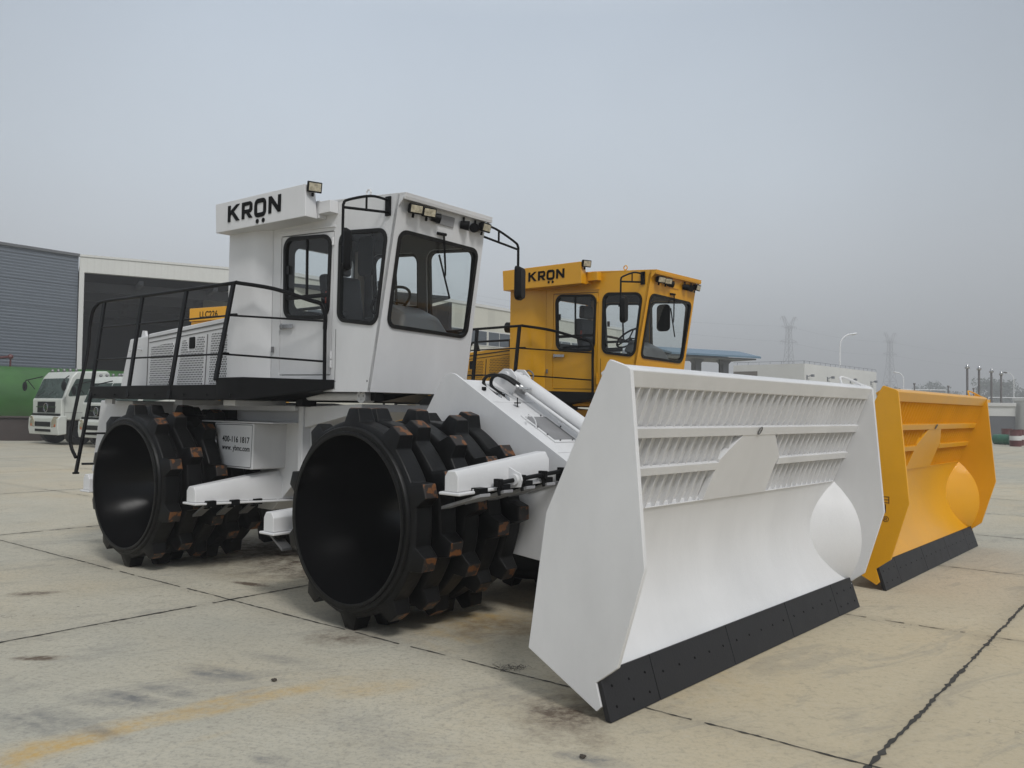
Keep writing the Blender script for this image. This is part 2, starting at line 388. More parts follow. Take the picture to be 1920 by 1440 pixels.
def mirror(M, root, sgn, turn=28):
    """bracket and head; base point is the origin, outwards is -y*sgn"""
    mb = MB(M); s = -sgn; rr = .0115
    mb.tube(smoothpath([(0, 0, .05), (0, s * .20, .045), (0, s * .44, -.035), (0, s * .485, -.075), (0, s * .49, -.14), (0, s * .49, -.56)], 5), rr, 8)
    mb.tube([(0, 0, -.055), (0, s * .489, -.105)], rr, 8); mb.tube([(0, s * .245, .03), (0, s * .245, -.08)], rr * .8, 6)
    mb.box(-.03, .03, s * .0 - .012, .012, -.085, .08); mb.box(-.02, .04, s * .49 - .02, s * .49 + .02, -.42, -.39)
    b = mb.build('mirror_bracket', BLACK, root, smooth=40)
    hd = MB(M @ Matrix.Translation((.035, s * .475, -.45)) @ Matrix.Rotation(R(-turn * s if sgn > 0 else 24), 4, 'Z') @ Matrix.Rotation(R(0), 4, 'Y'))
    o = rounded([(-.075, -.17), (.075, -.17), (.075, .17), (-.075, .17)], .045, 5); i = [(a * .75, c * .88) for a, c in o]
    hd.loft([(.0, a, c) for a, c in o], [(-.02, a, c) for a, c in o]); hd.loft([(.0, a, c) for a, c in o], [(.038, a, c) for a, c in i])
    h = hd.build('mirror_head', BLACK, b, smooth=50)
    g = MB(hd.M); g.loft([(-.0215, a * .92, c * .95) for a, c in o], [(-.0235, a * .92, c * .95) for a, c in o]); g.build('mirror_glass', MIRROR, b)
    return b

def window(M, root, loop, name='side_window', divider=None, bar=None, catch=None):
    """rubber seal, glass, sash; loop (u, v) in the plane M"""
    o = loop; i = inset(loop, .028); k = len(o)
    mb = MB(M); vs_ = [(p[0], y, p[1]) for y in (-.012, .026) for p in inset(o, -.006) + i]; fs = []
    for j in range(k):
        q = (j + 1) % k; fs += [(j, q, k + q, k + j), (2 * k + j, 3 * k + j, 3 * k + q, 2 * k + q), (j, 2 * k + j, 2 * k + q, q), (k + j, k + q, 3 * k + q, 3 * k + j)]
    mb.add(vs_, fs)
    if divider:
        a, b = divider; mb.bar((a[0], .008, a[1]), (b[0], .008, b[1]), .018, .02)
    if bar:
        a, b = bar; mb.bar((a[0], .008, a[1]), (b[0], .008, b[1]), .02, .035)
    if catch: mb.box(catch[0] - .02, catch[0] + .02, -.012, .0, catch[1] - .04, catch[1] + .04)
    f = mb.build(name, RUBBER, root, smooth=50)
    g = MB(M); g.add([(p[0], .010, p[1]) for p in inset(loop, .02)], [tuple(range(k))]); g.build('pane', GLASS, f)
    return f

def compactor(root, paint, grille, F, B, phases, blade_text=False):
    # ---------------- rear frame, engine hood
    seam = SEAMW if paint is WHITE else SEAM
    mb = MB()
    mb.prism([(-1.91, 1.80), (-1.70, 2.375), (-1.28, 2.40), (-1.262, 2.42), (.30, 2.52), (1.1, 2.56), (1.1, 1.80)], .78, 1.90)
    hood = mb.build('engine_hood', paint, root, bevel=.035, seg=3)
    mb = MB(); mb.bar((-1.26, .777, 2.368), (.95, .777, 2.508), .008, .014); mb.bar((-1.24, .777, 2.318), (.95, .777, 2.455), .006, .007)
    mb.bar((-1.275, .777, 1.81), (-1.262, .777, 2.40), .007, .009); mb.bar((-.055, .777, 1.81), (-.02, .777, 2.36), .007, .009)
    mb.build('panel_gap', seam, hood)
    g = MB()
    g.prism(rounded([(-1.215, 1.82), (-.80, 1.82), (-.70, 2.305), (-1.19, 2.262)], .03, 3), .774, .783)
    g.prism(rounded([(-.62, 1.82), (-.11, 1.82), (-.08, 2.342), (-.215, 2.335), (-.25, 2.20), (-.40, 2.19), (-.44, 2.315), (-.52, 2.31)], .022, 3), .774, .783)
    g.prism(rounded([(.02, 1.82), (.60, 1.82), (.60, 2.40), (.06, 2.365)], .03, 3), .774, .783)
    g.build('perforated_grille', grille, hood)
    l = MB(); l.prism(rounded([(-.375, 2.215), (-.265, 2.22), (-.265, 2.345), (-.375, 2.34)], .015, 3), .768, .780); l.build('hood_latch', BLACK, hood, bevel=.004)
    l = MB(); l.tube(smoothpath([(-1.62, .78, 2.225), (-1.62, .74, 2.235), (-1.42, .74, 2.245), (-1.42, .78, 2.235)], 4), .008, 6); l.build('grab_handle', paint, hood)
    l = MB(); l.prism([(-1.56, 2.38), (-1.44, 2.39), (-1.47, 2.47), (-1.53, 2.475)], .84, .87); l.build('hood_stay', paint, hood, bevel=.003)
    l = MB(); l.tube([(-.1, 1.55, 2.48), (-.1, 1.55, 2.72)], .13, 20); l.tube(smoothpath([(-.1, 1.55, 2.7), (-.1, 1.55, 2.82), (-.18, 1.55, 2.90), (-.30, 1.52, 2.92)], 4), .085, 16); l.build('air_intake', BLACK, hood, smooth=40)
    mb = MB()
    mb.prism([(-1.95, .95), (-1.83, 1.64), (1.0, 1.64), (1.45, 1.60), (1.45, 1.0), (.9, .55), (-1.2, .55), (-1.8, .75)], .98, 1.68)
    mb.prism([(-1.98, .80), (-1.80, 1.64), (-1.05, 1.64), (-1.05, .80)], .50, 2.16)
    rf = mb.build('rear_frame', paint, root, bevel=.01)
    mb = MB(); mb.box(.13, 1.46, .82, .99, 1.555, 1.61); mb.box(-.72, .10, .82, .99, 1.60, 1.638); mb.box(1.46, 1.53, .86, 1.80, .95, 1.62); mb.box(.22, 1.44, .585, 1.3, 1.434, 1.448)
    mb.box(1.45, 1.62, .95, 1.7, 1.0, 1.6); mb.loft([(1.53, .88, 1.60), (2.35, .88, 1.63), (2.35, 1.75, 1.63), (1.53, 1.75, 1.60)], [(1.53, .88, 1.40), (2.35, .88, 1.56), (2.35, 1.75, 1.56), (1.53, 1.75, 1.40)])
    mb.build('frame_plates', paint, root, bevel=.006)
    mb = MB(); mb.tube([(1.58, .86, 1.70), (2.36, .86, 1.70)], .040, 16); mb.tube([(2.43, .80, 1.70), (2.43, .92, 1.70)], .06, 20); mb.bar((2.34, .86, 1.70), (2.43, .86, 1.70), .05, .07)
    for a in range(4): mb.tube([(2.43 + .03 * math.cos(a * 1.57), .79, 1.70 + .03 * math.sin(a * 1.57)), (2.43 + .03 * math.cos(a * 1.57), .81, 1.70 + .03 * math.sin(a * 1.57))], .007, 6)
    mb.build('steering_cylinder', paint, root, smooth=40)
    for q in ((1.52, 1.62, .78, .95, 1.60, 1.72), (2.50, 2.56, .85, .95, 1.66, 1.735)): mb = MB(); mb.box(*q); mb.build('cab_mount', BLACK, root, bevel=.005)
    # tool box with the phone number
    mb = MB(); mb.prism([(.44, 1.43), (1.12, 1.43), (1.10, .985), (.56, .985)], .60, 1.80)
    tb = mb.build('tool_box', paint, root, bevel=.012)
    mb = MB(); lp = [(.465, 1.415), (1.10, 1.418), (1.082, 1.00), (.572, 1.00)]; a = rounded(lp, .015, 3); b = inset(a, .006); k = len(a)
    mb.add([(p[0], .5985, p[1]) for p in a + b], [(j, (j + 1) % k, k + (j + 1) % k, k + j) for j in range(k)]); mb.build('box_door_gap', SEAM, tb)
    mb = MB(); mb.tube([(.475, .585, 1.29), (.475, .585, 1.25)], .022, 10); mb.tube(smoothpath([(.48, .575, 1.25), (.47, .565, 1.20), (.50, .565, 1.13), (.545, .575, 1.115)], 4), .006, 6); mb.tube([(.50, .58, 1.25), (.52, .58, 1.12)], .005, 6)
    mb.build('door_latch', CHROME, tb, smooth=40)
    if paint is WHITE:
        text_mesh('phone_lettering', "400-116 1817", .082, side_text(.585, .599, 1.245) @ Matrix.Rotation(R(-1), 4, 'Z'), tb, TEXT, bold=.0012, ext=.001, sx=.96)
        text_mesh('web_lettering', "www. ybmc.com", .074, side_text(.585, .599, 1.165) @ Matrix.Rotation(R(-1), 4, 'Z'), tb, TEXT, bold=.0010, ext=.001, sx=.90)
    # ---------------- walkway
    mb = MB()
    for s in (0, 1):
        f = (lambda y: y) if not s else (lambda y: 2.66 - y)
        def sl(pts, za, zb): mb.loft([(x, f(y), z) for (x, y), z in zip(pts, za)], [(x, f(y), z) for (x, y), z in zip(pts, zb)])
        sl([(-1.48, .22), (-.605, .22), (-.605, .80), (-1.48, .80)], [1.66] * 4, [1.795] * 4)
        sl([(-.598, .215), (.25, .215), (.25, .80), (-.598, .80)], [1.655] * 4, [1.797] * 4)
        sl([(.257, .22), (1.05, .22), (1.05, .80), (.257, .80)], [1.655] * 4, [1.797] * 4)
        sl([(1.05, .22), (1.48, .22), (1.48, .80), (1.05, .80)], [1.655] * 4, [1.862] * 4)
        sl([(1.48, .22), (2.18, .69), (2.18, .80), (1.48, .80)], [1.655, 1.765, 1.765, 1.655], [1.862, 1.845, 1.845, 1.862])
    pl_ = mb.build('walkway', BLACK, root, bevel=.006)
    for q in ((-1.28, -1.12, .30, .34, 1.60, 1.655), (.02, .16, .40, .98, 1.60, 1.654), (.9, 1.1, .40, .98, 1.60, 1.654)): mb = MB(); mb.box(*q); mb.build('walkway_bracket', paint, root, bevel=.004)
    for x in (-1.35, -.9, -.35, -.05, .5, .9, 1.3):
        mb = MB(); mb.tube([(x, .21, 1.70), (x, .222, 1.70)], .011, 6); mb.build('walkway_bolt', BLACK, pl_)
    for s in (0, 1):
        f = (lambda p: p) if not s else (lambda p: (p[0], 2.66 - p[1], p[2]))
        mb = MB(); rr = .019
        T = [(-1.90, .395, 2.50), (-1.875, .41, 2.67), (-1.81, .43, 2.755), (-1.67, .45, 2.79), (-.79, .45, 2.787), (.10, .45, 2.787), (.93, .45, 2.787), (1.02, .46, 2.783), (1.45, .56, 2.705), (1.90, .62, 2.575), (2.04, .65, 2.53), (2.085, .66, 2.44), (2.085, .66, 2.30)]
        mb.tube([f(p) for p in smoothpath(T, 4)], rr, 10)
        mb.tube([f((2.085, .66, 2.32)), f((2.092, .66, 1.84))], .017, 10)
        for a, b in (((-1.67, .45, 2.785), (-1.45, .22, 1.68)), ((-.80, .45, 2.775), (-.60, .212, 1.68)), ((.10, .45, 2.775), (.24, .205, 1.66)), ((.945, .45, 2.775), (1.06, .212, 1.84))):
            mb.bar(f(a), f(b), .055, .022)
        for z, yy in ((2.475, .385), (2.10, .315)):
            t = (2.78 - z) / 1.1; x0 = -1.67 + .22 * t
            mb.tube([f(p) for p in smoothpath([(x0, .45 - .23 * t, z), (.96, .45 - .22 * t, z - .01), (1.0, .45 - .21 * t, z - .01), (2.087, .66, z - .10 if z > 2.3 else z - .09)], 3)], .0095, 8)
        mb.build('handrail', BLACK, root, smooth=40)
        mb = MB()
        mb.tube([f(p) for p in smoothpath([(-1.90, .395, 2.50), (-1.86, .36, 2.2), (-1.76, .23, 1.75), (-1.64, .10, 1.28), (-1.60, .09, 1.12), (-1.50, .10, 1.0)], 4)], rr, 10)
        mb.bar(f((-1.45, .22, 1.70)), f((-1.49, .10, .83)), .05, .022); mb.tube([f((-1.49, .10, .84)), f((-1.49, .10, .82))], .035, 12)
        for z in (.93, 1.27): mb.bar(f((-1.47, .14 + (z - .83) * .1, z)), f((-1.35, .45, z)), .10, .02)
        mb.build('ladder', BLACK, root, smooth=30)
    # ---------------- air conditioner housing, duct
    mb = MB(); mb.slab([(.62, .60), (1.055, .60), (1.222, .70), (1.19, .90), (.62, .90)], 1.865, 3.33); mb.build('air_duct', paint, root, bevel=.01)
    mb = MB(); mb.loft([(.62, .45, 3.312), (2.045, .45, 3.295), (2.02, .60, 3.30), (.62, .98, 3.32)], [(.60, .45, 3.603), (2.03, .45, 3.590), (2.00, .585, 3.578), (.60, .98, 3.60)])
    ac = mb.build('air_conditioner_box', paint, root, bevel=.006)
    mb = MB(); mb.box(2.03, 2.19, .605, .70, 3.345, 3.455); mb.box(1.25, 2.03, .61, .70, 3.31, 3.47); mb.build('box_bracket', paint, ac, bevel=.004)
    logo(ac, Matrix.Translation((.83 if paint is WHITE else 1.105, .447, 3.392 if paint is WHITE else 3.40)) @ Matrix.Rotation(R(.3), 4, 'Y') @ Matrix.Diagonal((1 if paint is WHITE else .76, 1, 1 if paint is WHITE else .80, 1)))
    lamp(Matrix.Translation((2.07, .52, 3.565)) @ Matrix.Rotation(R(-18), 4, 'Z') @ Matrix.Rotation(R(10), 4, 'Y'), root, w=.135, h=.095)
    # ---------------- cab
    XF = lambda z: 2.66 + (z - 1.735) * .196
    door = rounded([(1.357, 1.90), (2.125, 1.89), (2.140, 3.195), (1.357, 3.23)], .012, 2)
    dw = rounded([(1.425, 2.44), (2.085, 2.40), (2.105, 3.165), (1.40, 3.215)], .11, 6)
    w2 = rounded([(2.214, 2.372), (2.735, 2.305), (2.852, 3.13), (2.222, 3.178)], .10, 6)
    out_ = [(1.225, 1.745), (2.665, 1.735), (XF(3.40), 3.405), (2.07, 3.465), (1.225, 3.49)]
    M0 = Matrix.Translation((0, .70, 0)); M1 = Matrix(((1, 0, 0, 0), (0, -1, -.057, 1.91 + .057 * 1.735), (0, 0, 1, 0), (0, 0, 0, 1)))
    tdoor = inset(door, -.004)
    for M in (M0, M1):
        cb = panel('cab_side_wall', M, out_, [tdoor, w2], .035, [paint], root)
        dr = panel('cab_door', M, inset(door, .005), [dw], .030, [paint], root, y=.003)
        mb = MB(M)
        mb.bar((1.385, -.020, 2.362), (1.58, -.022, 2.355), .012, .040); mb.tube([(1.40, 0, 2.362), (1.40, -.028, 2.362)], .018, 10); mb.box(1.375, 1.40, -.014, -.001, 2.335, 2.39)
        mb.build('door_handle', CHROME, dr, bevel=.004)
        mb = MB(M); mb.tube([(1.262, -.012, 2.175), (1.262, -.012, 2.12)], .014, 8); mb.build('door_lock', STEEL, dr)
        for z in (3.10, 2.07, 1.99): 
            mb = MB(M); mb.tube([(2.137, -.010, z - .035), (2.137, -.010, z + .035)], .011, 8); mb.build('door_hinge', paint, dr, smooth=40)
        window(M, dr, dw, 'door_window', ((1.74, 3.19), (1.75, 2.64)), ((1.43, 2.63), (2.09, 2.62)), (1.475, 2.90))
        window(M, root, w2, 'side_window')
        mb = MB(M); mb.add([(p[0], .034, p[1]) for p in tdoor], []) if False else None
    for u in (1.26, 2.19, 2.62):
        mb = MB(); mb.tube([(u, .6985, 1.83), (u, .7, 1.83)], .009, 8); mb.build('panel_screw', STEEL, root)
    mb = MB(); mb.bar((2.19, .6985, 1.76), (2.19, .6985, 2.30), .003, .004); mb.build('panel_seam', seam, root)
    # gutter above the door
    mb = MB(); mb.bar((1.30, .692, 3.275), (2.16, .692, 3.235), .016, .012); mb.build('door_gutter', paint, root)
    th = math.atan(.196); cz_ = math.cos(th)
    # front plane: u = y, v = distance up the slope
    FM = Matrix(((0, -cz_, math.sin(th), 2.66), (1, 0, 0, 0), (0, math.sin(th), cz_, 1.735), (0, 0, 0, 1)))
    fl = rounded([(.775, .575), (1.805, .55), (1.770, 1.395), (.755, 1.415)], .09, 6)
    panel('cab_front_wall', FM, [(.70, 0), (1.91, 0), (1.815, 1.70), (.70, 1.70)], [fl], .035, [paint], root)
    ws = window(FM, root, fl, 'windshield')
    mb = MB(); mb.box(1.225, 2.66, .74, 1.87, 1.745, 1.80); mb.build('cab_floor', [BLACK], root)
    RM = Matrix(((0, 1, 0, 1.2), (1, 0, 0, 0), (0, 0, 1, 0), (0, 0, 0, 1)))
    rl = rounded([(.945, 2.56), (1.70, 2.56), (1.70, 3.18), (.945, 3.18)], .08, 5)
    rw = panel('cab_rear_wall', RM, [(.70, 1.745), (1.91, 1.745), (1.815, 3.47), (.70, 3.47)], [rl], .032, [paint], root)
    panel('rear_lining', RM, [(.74, 1.80), (1.87, 1.80), (1.78, 3.44), (.74, 3.44)], [rl], .006, [INTERIOR], rw, y=.034)
    mb = MB(RM); mb.add([(p[0], .016, p[1]) for p in rl], [tuple(range(len(rl)))]); mb.build('rear_pane', GLASS, rw)
    mb = MB(); mb.box(1.243, 1.30, 1.71, 1.80, 2.45, 3.25); mb.build('lining_panel', [CREAM], rw)
    mb = MB(); mb.loft([(1.26, .74, 3.36), (2.93, .74, 3.33), (2.93, 1.78, 3.33), (1.26, 1.78, 3.36)], [(1.26, .74, 3.40), (2.93, .74, 3.36), (2.93, 1.78, 3.36), (1.26, 1.78, 3.40)]); mb.build('cab_ceiling', INTERIOR, root)
    # dark trim round the inside
    for M in (M0, M1):
        mb = MB(M)
        panel('inner_trim', M @ Matrix.Translation((0, .037, 0)), [(1.26, 1.80), (2.62, 1.80), (XF(3.3) - .06, 3.33), (1.26, 3.36)], [inset(dw, -.002), inset(w2, -.002)], .006, [INTERIOR], root)
    panel('inner_trim', FM @ Matrix.Translation((0, .037, 0)), [(.75, .1), (1.87, .1), (1.79, 1.62), (.75, 1.62)], [inset(fl, -.002)], .006, [INTERIOR], root)
    mb = MB()
    mb.loft([(1.20, .695, 3.49), (2.07, .695, 3.467), (3.05, .705, 3.385), (3.035, 1.845, 3.385), (1.20, 1.845, 3.49)], [(1.20, .695, 3.505), (2.07, .695, 3.483), (3.06, .70, 3.412), (3.042, 1.85, 3.412), (1.20, 1.85, 3.505)])
    mb.loft([(2.985, .701, 3.39), (3.055, .701, 3.388), (2.955, .701, 3.29)], [(2.985, .715, 3.39), (3.055, .715, 3.388), (2.955, .715, 3.29)])
    mb.loft([(2.985, 1.83, 3.39), (3.036, 1.83, 3.388), (2.955, 1.83, 3.29)], [(2.985, 1.843, 3.39), (3.036, 1.843, 3.388), (2.955, 1.843, 3.29)])
    mb.loft([(3.048, .70, 3.355), (3.06, .70, 3.386), (3.042, 1.848, 3.386), (3.030, 1.848, 3.355)], [(3.036, .70, 3.355), (3.044, .70, 3.386), (3.026, 1.848, 3.386), (3.018, 1.848, 3.355)])
    roof = mb.build('cab_roof', paint, root, bevel=.004)
    mb = MB(); n = 12
    mb.tube([(2.55 + .028 * math.cos(2 * math.pi * j / n), .74, 3.488 + .028 * math.sin(2 * math.pi * j / n)) for j in range(n + 1)], .008, 6, cap=False); mb.build('lifting_eye', paint, roof)
    # lamps under the visor
    for y, k in ((.845, 0), (1.005, 0), (1.755, 0)):
        lamp(Matrix.Translation((3.03, y, 3.30)) @ Matrix.Rotation(R(-14 if y < 1.5 else 6), 4, 'Z') @ Matrix.Rotation(R(14), 4, 'Y'), root, w=.135, h=.085)
    for y, a in ((1.12, 60), (1.50, 40), (1.66, -60)):
        mb = MB(Matrix.Translation((2.99, y, 3.285)) @ Matrix.Rotation(R(a), 4, 'Z')); mb.tube([(-.03, 0, 0), (.05, 0, -.01)], .035, 14, r2=.045); mb.tube([(0, 0, .03), (0, 0, .07)], .01, 6); mb.build('swivel_lamp', BLACK, root, smooth=40)
    mb = MB(FM); mb.box(1.165, 1.39, -.012, -.001, 1.535, 1.625); mb.build('speaker_grille', SCREENM if paint is WHITE else paint, root, bevel=.003)
    mb = MB(FM); mb.tube([(1.23, -.02, 1.455), (1.27, -.03, 1.45), (1.345, -.035, 1.17), (1.365, -.03, 1.10)], .006, 6); mb.tube([(1.25, -.034, 1.455), (1.36, -.034, 1.08)], .004, 6); mb.bar((1.25, -.022, 1.27), (1.475, -.020, .90), .010, .014); mb.tube([(1.20, -.01, 1.455), (1.30, -.02, 1.458)], .014, 8)
    mb.build('windshield_wiper', BLACK, ws)
    # interior
    mb = MB(); mb.prism(rounded([(1.50, 2.36), (1.60, 2.22), (2.02, 2.24), (2.08, 2.33), (2.02, 2.37), (1.62, 2.36)], .03, 3), 1.10, 1.56); mb.box(1.62, 1.95, 1.18, 1.48, 1.80, 2.22)
    seat = mb.build('driver_seat', SEAT, root, bevel=.03, seg=3)
    mb = MB(); mb.prism(rounded([(1.50, 2.34), (1.62, 2.36), (1.52, 2.92), (1.40, 2.92)], .04, 3), 1.10, 1.56); mb.build('seat_backrest', SEAT, seat, bevel=.03, seg=3)
    mb = MB(); mb.prism(rounded([(1.41, 2.93), (1.50, 2.93), (1.49, 3.12), (1.42, 3.12)], .03, 3), 1.20, 1.46); mb.build('headrest', SEAT, seat, bevel=.025, seg=3)
    for y in (1.04, 1.58): mb = MB(); mb.box(1.52, 1.90, y, y + .05, 2.46, 2.52); mb.build('armrest', SEAT, seat, bevel=.015)
    mb = MB(); mb.box(1.53, 1.56, 1.095, 1.10, 2.62, 2.74); mb.build('seat_tag', RED, seat)
    mb = MB(); mb.loft([(2.30, 1.15, 1.80), (2.62, 1.15, 1.80), (2.62, 1.60, 1.80), (2.30, 1.60, 1.80)], [(2.30, 1.12, 2.42), (2.70, 1.08, 2.28), (2.70, 1.66, 2.28), (2.30, 1.62, 2.42)])
    mb.loft([(2.26, 1.10, 2.42), (2.68, 1.02, 2.26), (2.68, 1.72, 2.26), (2.26, 1.64, 2.42)], [(2.34, 1.14, 2.58), (2.60, 1.14, 2.46), (2.60, 1.60, 2.46), (2.34, 1.60, 2.58)])
    mb.build('instrument_console', CONSOLE, root, bevel=.04, seg=3)
    mb = MB(); n = 28; c = Vector((2.20, 1.35, 2.62)); ax = Vector((-.62, 0, .78)); u = Vector((0, 1, 0)); v = ax.cross(u)
    mb.tube([c + (u * math.cos(2 * math.pi * j / n) + v * math.sin(2 * math.pi * j / n)) * .20 for j in range(n + 1)], .014, 8, cap=False)
    for a in (0, 2.1, 4.2): mb.tube([c, c + (u * math.cos(a) + v * math.sin(a)) * .2], .01, 6)
    mb.tube([c, c - ax * .25], .025, 10); mb.build('steering_wheel', BLACK, root, smooth=40)
    ix, iz = (2.36, 2.97) if paint is WHITE else (2.84, 2.85); mb = MB(); mb.prism(rounded([(ix - .10, iz - .18), (ix + .10, iz - .18), (ix + .10, iz + .18), (ix - .10, iz + .18)], .06, 4), .88 if paint is WHITE else 1.2, .90 if paint is WHITE else 1.22); mb.tube([(ix - .1, 1.05, iz + .16), (ix - .1, 1.05, 3.34)], .01, 6); mb.build('inner_mirror', RUBBER, root)
    mirror(Matrix.Translation((2.855, .695, 3.32)), root, 1, 44 if paint is WHITE else 12);
    if paint is WHITE: mirror(Matrix.Translation((2.875, 1.83, 3.32)) @ Matrix.Diagonal((1, 1.26, 1, 1)), root, -1)
    # ---------------- rear drums and scrapers
    drum(I4, root, phases=phases[0], yr=-.10); drum(I4, root, far=True, phases=phases[1], yr=2.76)
    bracket_bar(I4, root, .94, .06, 1.45, .70, .66, .15, .30, .145, .36, paint, 1, (.20, .45, .70))
    bracket_bar(I4, root, .94, 2.60, 1.68, .70, .70, .15, .20, .145, .21, paint, 1, ())
    bracket_bar(I4, root, -1.24, .10, .98, .66, .66, .14, .20, .17, .2, paint, -1, (.25,))
    # ---------------- front frame
    drum(F, root, phases=phases[2], yr=-.075); drum(F, root, far=True, phases=phases[3], yr=2.99)
    mb = MB(F)
    side = [(-.154, 1.902), (-.08, 1.877), (2.02, .685), (2.02, .45), (.9, .45), (.3, .5), (-.3, .5), (-.56, .9), (-.50, 1.40), (-.461, 1.565), (-.264, 1.849)]
    side = [(-.20, 1.893), (-.154, 1.902), (-.11, 1.893)] + side[1:-1] + [(-.285, 1.825), (-.245, 1.873)]
    mb.prism(side, 1.12, 1.145)
    mb.prism(side, 2.02, 2.045)
    ff = mb.build('front_frame', paint, root, bevel=.004)
    mb = MB(F); zc = lambda x: 1.877 - .568 * (x + .08) - .04
    mb.prism([(-.36, 1.60), (-.20, 1.79), (-.10, zc(-.10)), (.225, zc(.225)), (.225, zc(.225) - .02), (-.05, zc(-.05) - .02), (-.34, 1.54)], 1.147, 2.018); mb.prism([(.232, zc(.232)), (.905, zc(.905)), (.905, zc(.905) - .02), (.232, zc(.232) - .02)], 1.147, 2.018); mb.prism([(.912, zc(.912)), (2.0, zc(2.0)), (2.0, zc(2) - .02), (.912, zc(.912) - .02)], 1.147, 2.018)
    mb.prism([(-.5, .55), (-.45, 1.5), (-.38, 1.5), (-.38, .55)], 1.147, 2.018); mb.prism([(.3, .52), (1.9, .5), (1.9, .56), (.3, .58)], 1.147, 2.018)
    mb.build('front_cover', paint, root, bevel=.003)
    # screen panel
    def oncov(x, y, d): return (x, y, zc(x) + d)
    mb = MB(F); o = [oncov(.43, 1.34, .002), oncov(.79, 1.34, .002), oncov(.79, 1.66, .002), oncov(.43, 1.66, .002)]; mb.loft(o, [(a, b, c + .008) for a, b, c in o]); sc = mb.build('screen_frame', paint, root, bevel=.002)
    mb = MB(F); o = [oncov(.46, 1.365, .011), oncov(.765, 1.365, .011), oncov(.765, 1.635, .011), oncov(.46, 1.635, .011)]; mb.loft(o, [(a, b, c + .003) for a, b, c in o]); mb.build('screen', SCREENM, sc)
    for x, y in ((.445, 1.42), (.445, 1.58), (.60, 1.352), (.60, 1.648), (.777, 1.42), (.777, 1.58), (.7, 1.352)): mb = MB(F); q = Vector(oncov(x, y, .01)); mb.tube([q, q + Vector((.006, 0, .012))], .007, 6); mb.build('screen_bolt', STEEL, sc)
    mb = MB(F); a = oncov(.55, 1.30, 0); mb.tube(smoothpath([(.55, 1.27, zc(.55)), (.555, 1.275, zc(.55) + .07), (.58, 1.31, zc(.58) + .085), (.60, 1.33, zc(.60) + .05), (.60, 1.33, zc(.60))], 4), .005, 6); mb.build('lifting_loop', paint, root)
    # cylinder with lugs, feed pipe, hoses
    mb = MB(F)
    for y in (1.585, 1.765):
        mb.prism(rounded([(-.14, 1.78), (-.10, 1.88), (.02, 1.955), (.10, 1.95), (.17, 1.88), (.16, 1.80), (.09, 1.68), (-.10, 1.74)], .03, 3), y, y + .02)
    mb.tube([(.06, 1.56, 1.90), (.06, 1.81, 1.90)], .03, 16); mb.box(.03, .10, 1.545, 1.585, 1.66, 1.74)
    cy = mb.build('cylinder_lug', paint, root, bevel=.004)
    A0 = Vector((.06, 1.685, 1.895)); A1 = Vector((1.35, 1.685, 1.175)); dd = (A1 - A0).normalized()
    mb = MB(F); mb.tube([A0, A0 + dd * .12], .045, 14); mb.tube([A0 + dd * .10, A0 + dd * 1.02], .062, 24); mb.tube([A0 + dd * 1.0, A0 + dd * 1.08], .07, 24)
    hc = mb.build('hydraulic_cylinder', paint, root, smooth=40)
    mb = MB(F); mb.tube([A0 + dd * 1.06, A0 + dd * 1.45], .035, 16); mb.build('piston_rod', CHROME, hc, smooth=40)
    mb = MB(F); off = Vector((-.02, -.085, -.03)); mb.tube([A0 + off + dd * .26, A0 + off + dd * .95], .016, 10); mb.tube([A0 + off + dd * .95, A0 + dd * .98], .016, 10); mb.box(.62, .65, 1.59, 1.64, 1.50, 1.53); mb.build('feed_pipe', paint, hc, smooth=40)
    for k, dy in enumerate((0, .055)):
        y = 1.40 + dy
        mb = MB(F); pts = [(.13 + .035 * k, y, 1.72), (.06 + .03 * k, y, 1.745), (-.02 + .03 * k, y, 1.79), (-.04 + .035 * k, y, 1.84), (.0 + .03 * k, y, 1.882), (.08 + .02 * k, y + .02, 1.893), (.16, y + .06, 1.865), (.235, y + .10, 1.81)]
        mb.tube(smoothpath(pts, 6), .0145, 10); h = mb.build('hydraulic_hose', RUBBER, root, smooth=40)
        mb = MB(F); mb.tube(smoothpath([(.10 + .035 * k, y, 1.735), (.145 + .035 * k, y, 1.712), (.16 + .035 * k, y, 1.68), (.16 + .035 * k, y, 1.645)], 4), .013, 8); mb.tube([(.16 + .035 * k, y, 1.665), (.16 + .035 * k, y, 1.64)], .022, 6)
        mb.tube(smoothpath([(.22, y + .095, 1.822), (.27, y + .12, 1.785), (.32, y + .15, 1.775)], 4), .010, 8); mb.tube([(.245, y + .10, 1.80), (.26, y + .11, 1.792)], .014, 8)
        mb.build('hose_fitting', CHROME, h, smooth=40)
    mb = MB(F); mb.tube([(.30, 1.45, zc(.3)), (.30, 1.45, zc(.3) + .08)], .005, 6); mb.tube([(.30, 1.45, zc(.3) + .03), (.30, 1.45, zc(.3) + .04)], .028, 12); mb.box(.05, .075, 1.28, 1.31, zc(.06), zc(.06) + .03); mb.build('cover_fittings', BLACK, root)
    mb = MB(F); mb.tube(smoothpath([(.10, 1.80, 1.90), (.08, 1.82, 1.935), (.115, 1.82, 1.945), (.16, 1.82, 1.91), (.165, 1.80, 1.84)], 5), .007, 6); mb.build('grease_line', STEEL, root)
    bracket_bar(F, root, .925, .06, 1.0, 1.05, 1.10, .125, .16, .14, .195, paint, 1, (.23, .46, .70, .93, 1.16), rod=True)
    bracket_bar(F, root, .925, 2.86, 2.05, 1.05, 1.10, .125, .16, .14, .195, paint, 1, ())
    bracket_bar(F, root, -1.12, .02, 1.1, .58, .60, .14, .2, .16, .2, paint, -1, (.12,))
    # ---------------- blade
    blade(root, B, paint, F, blade_text)

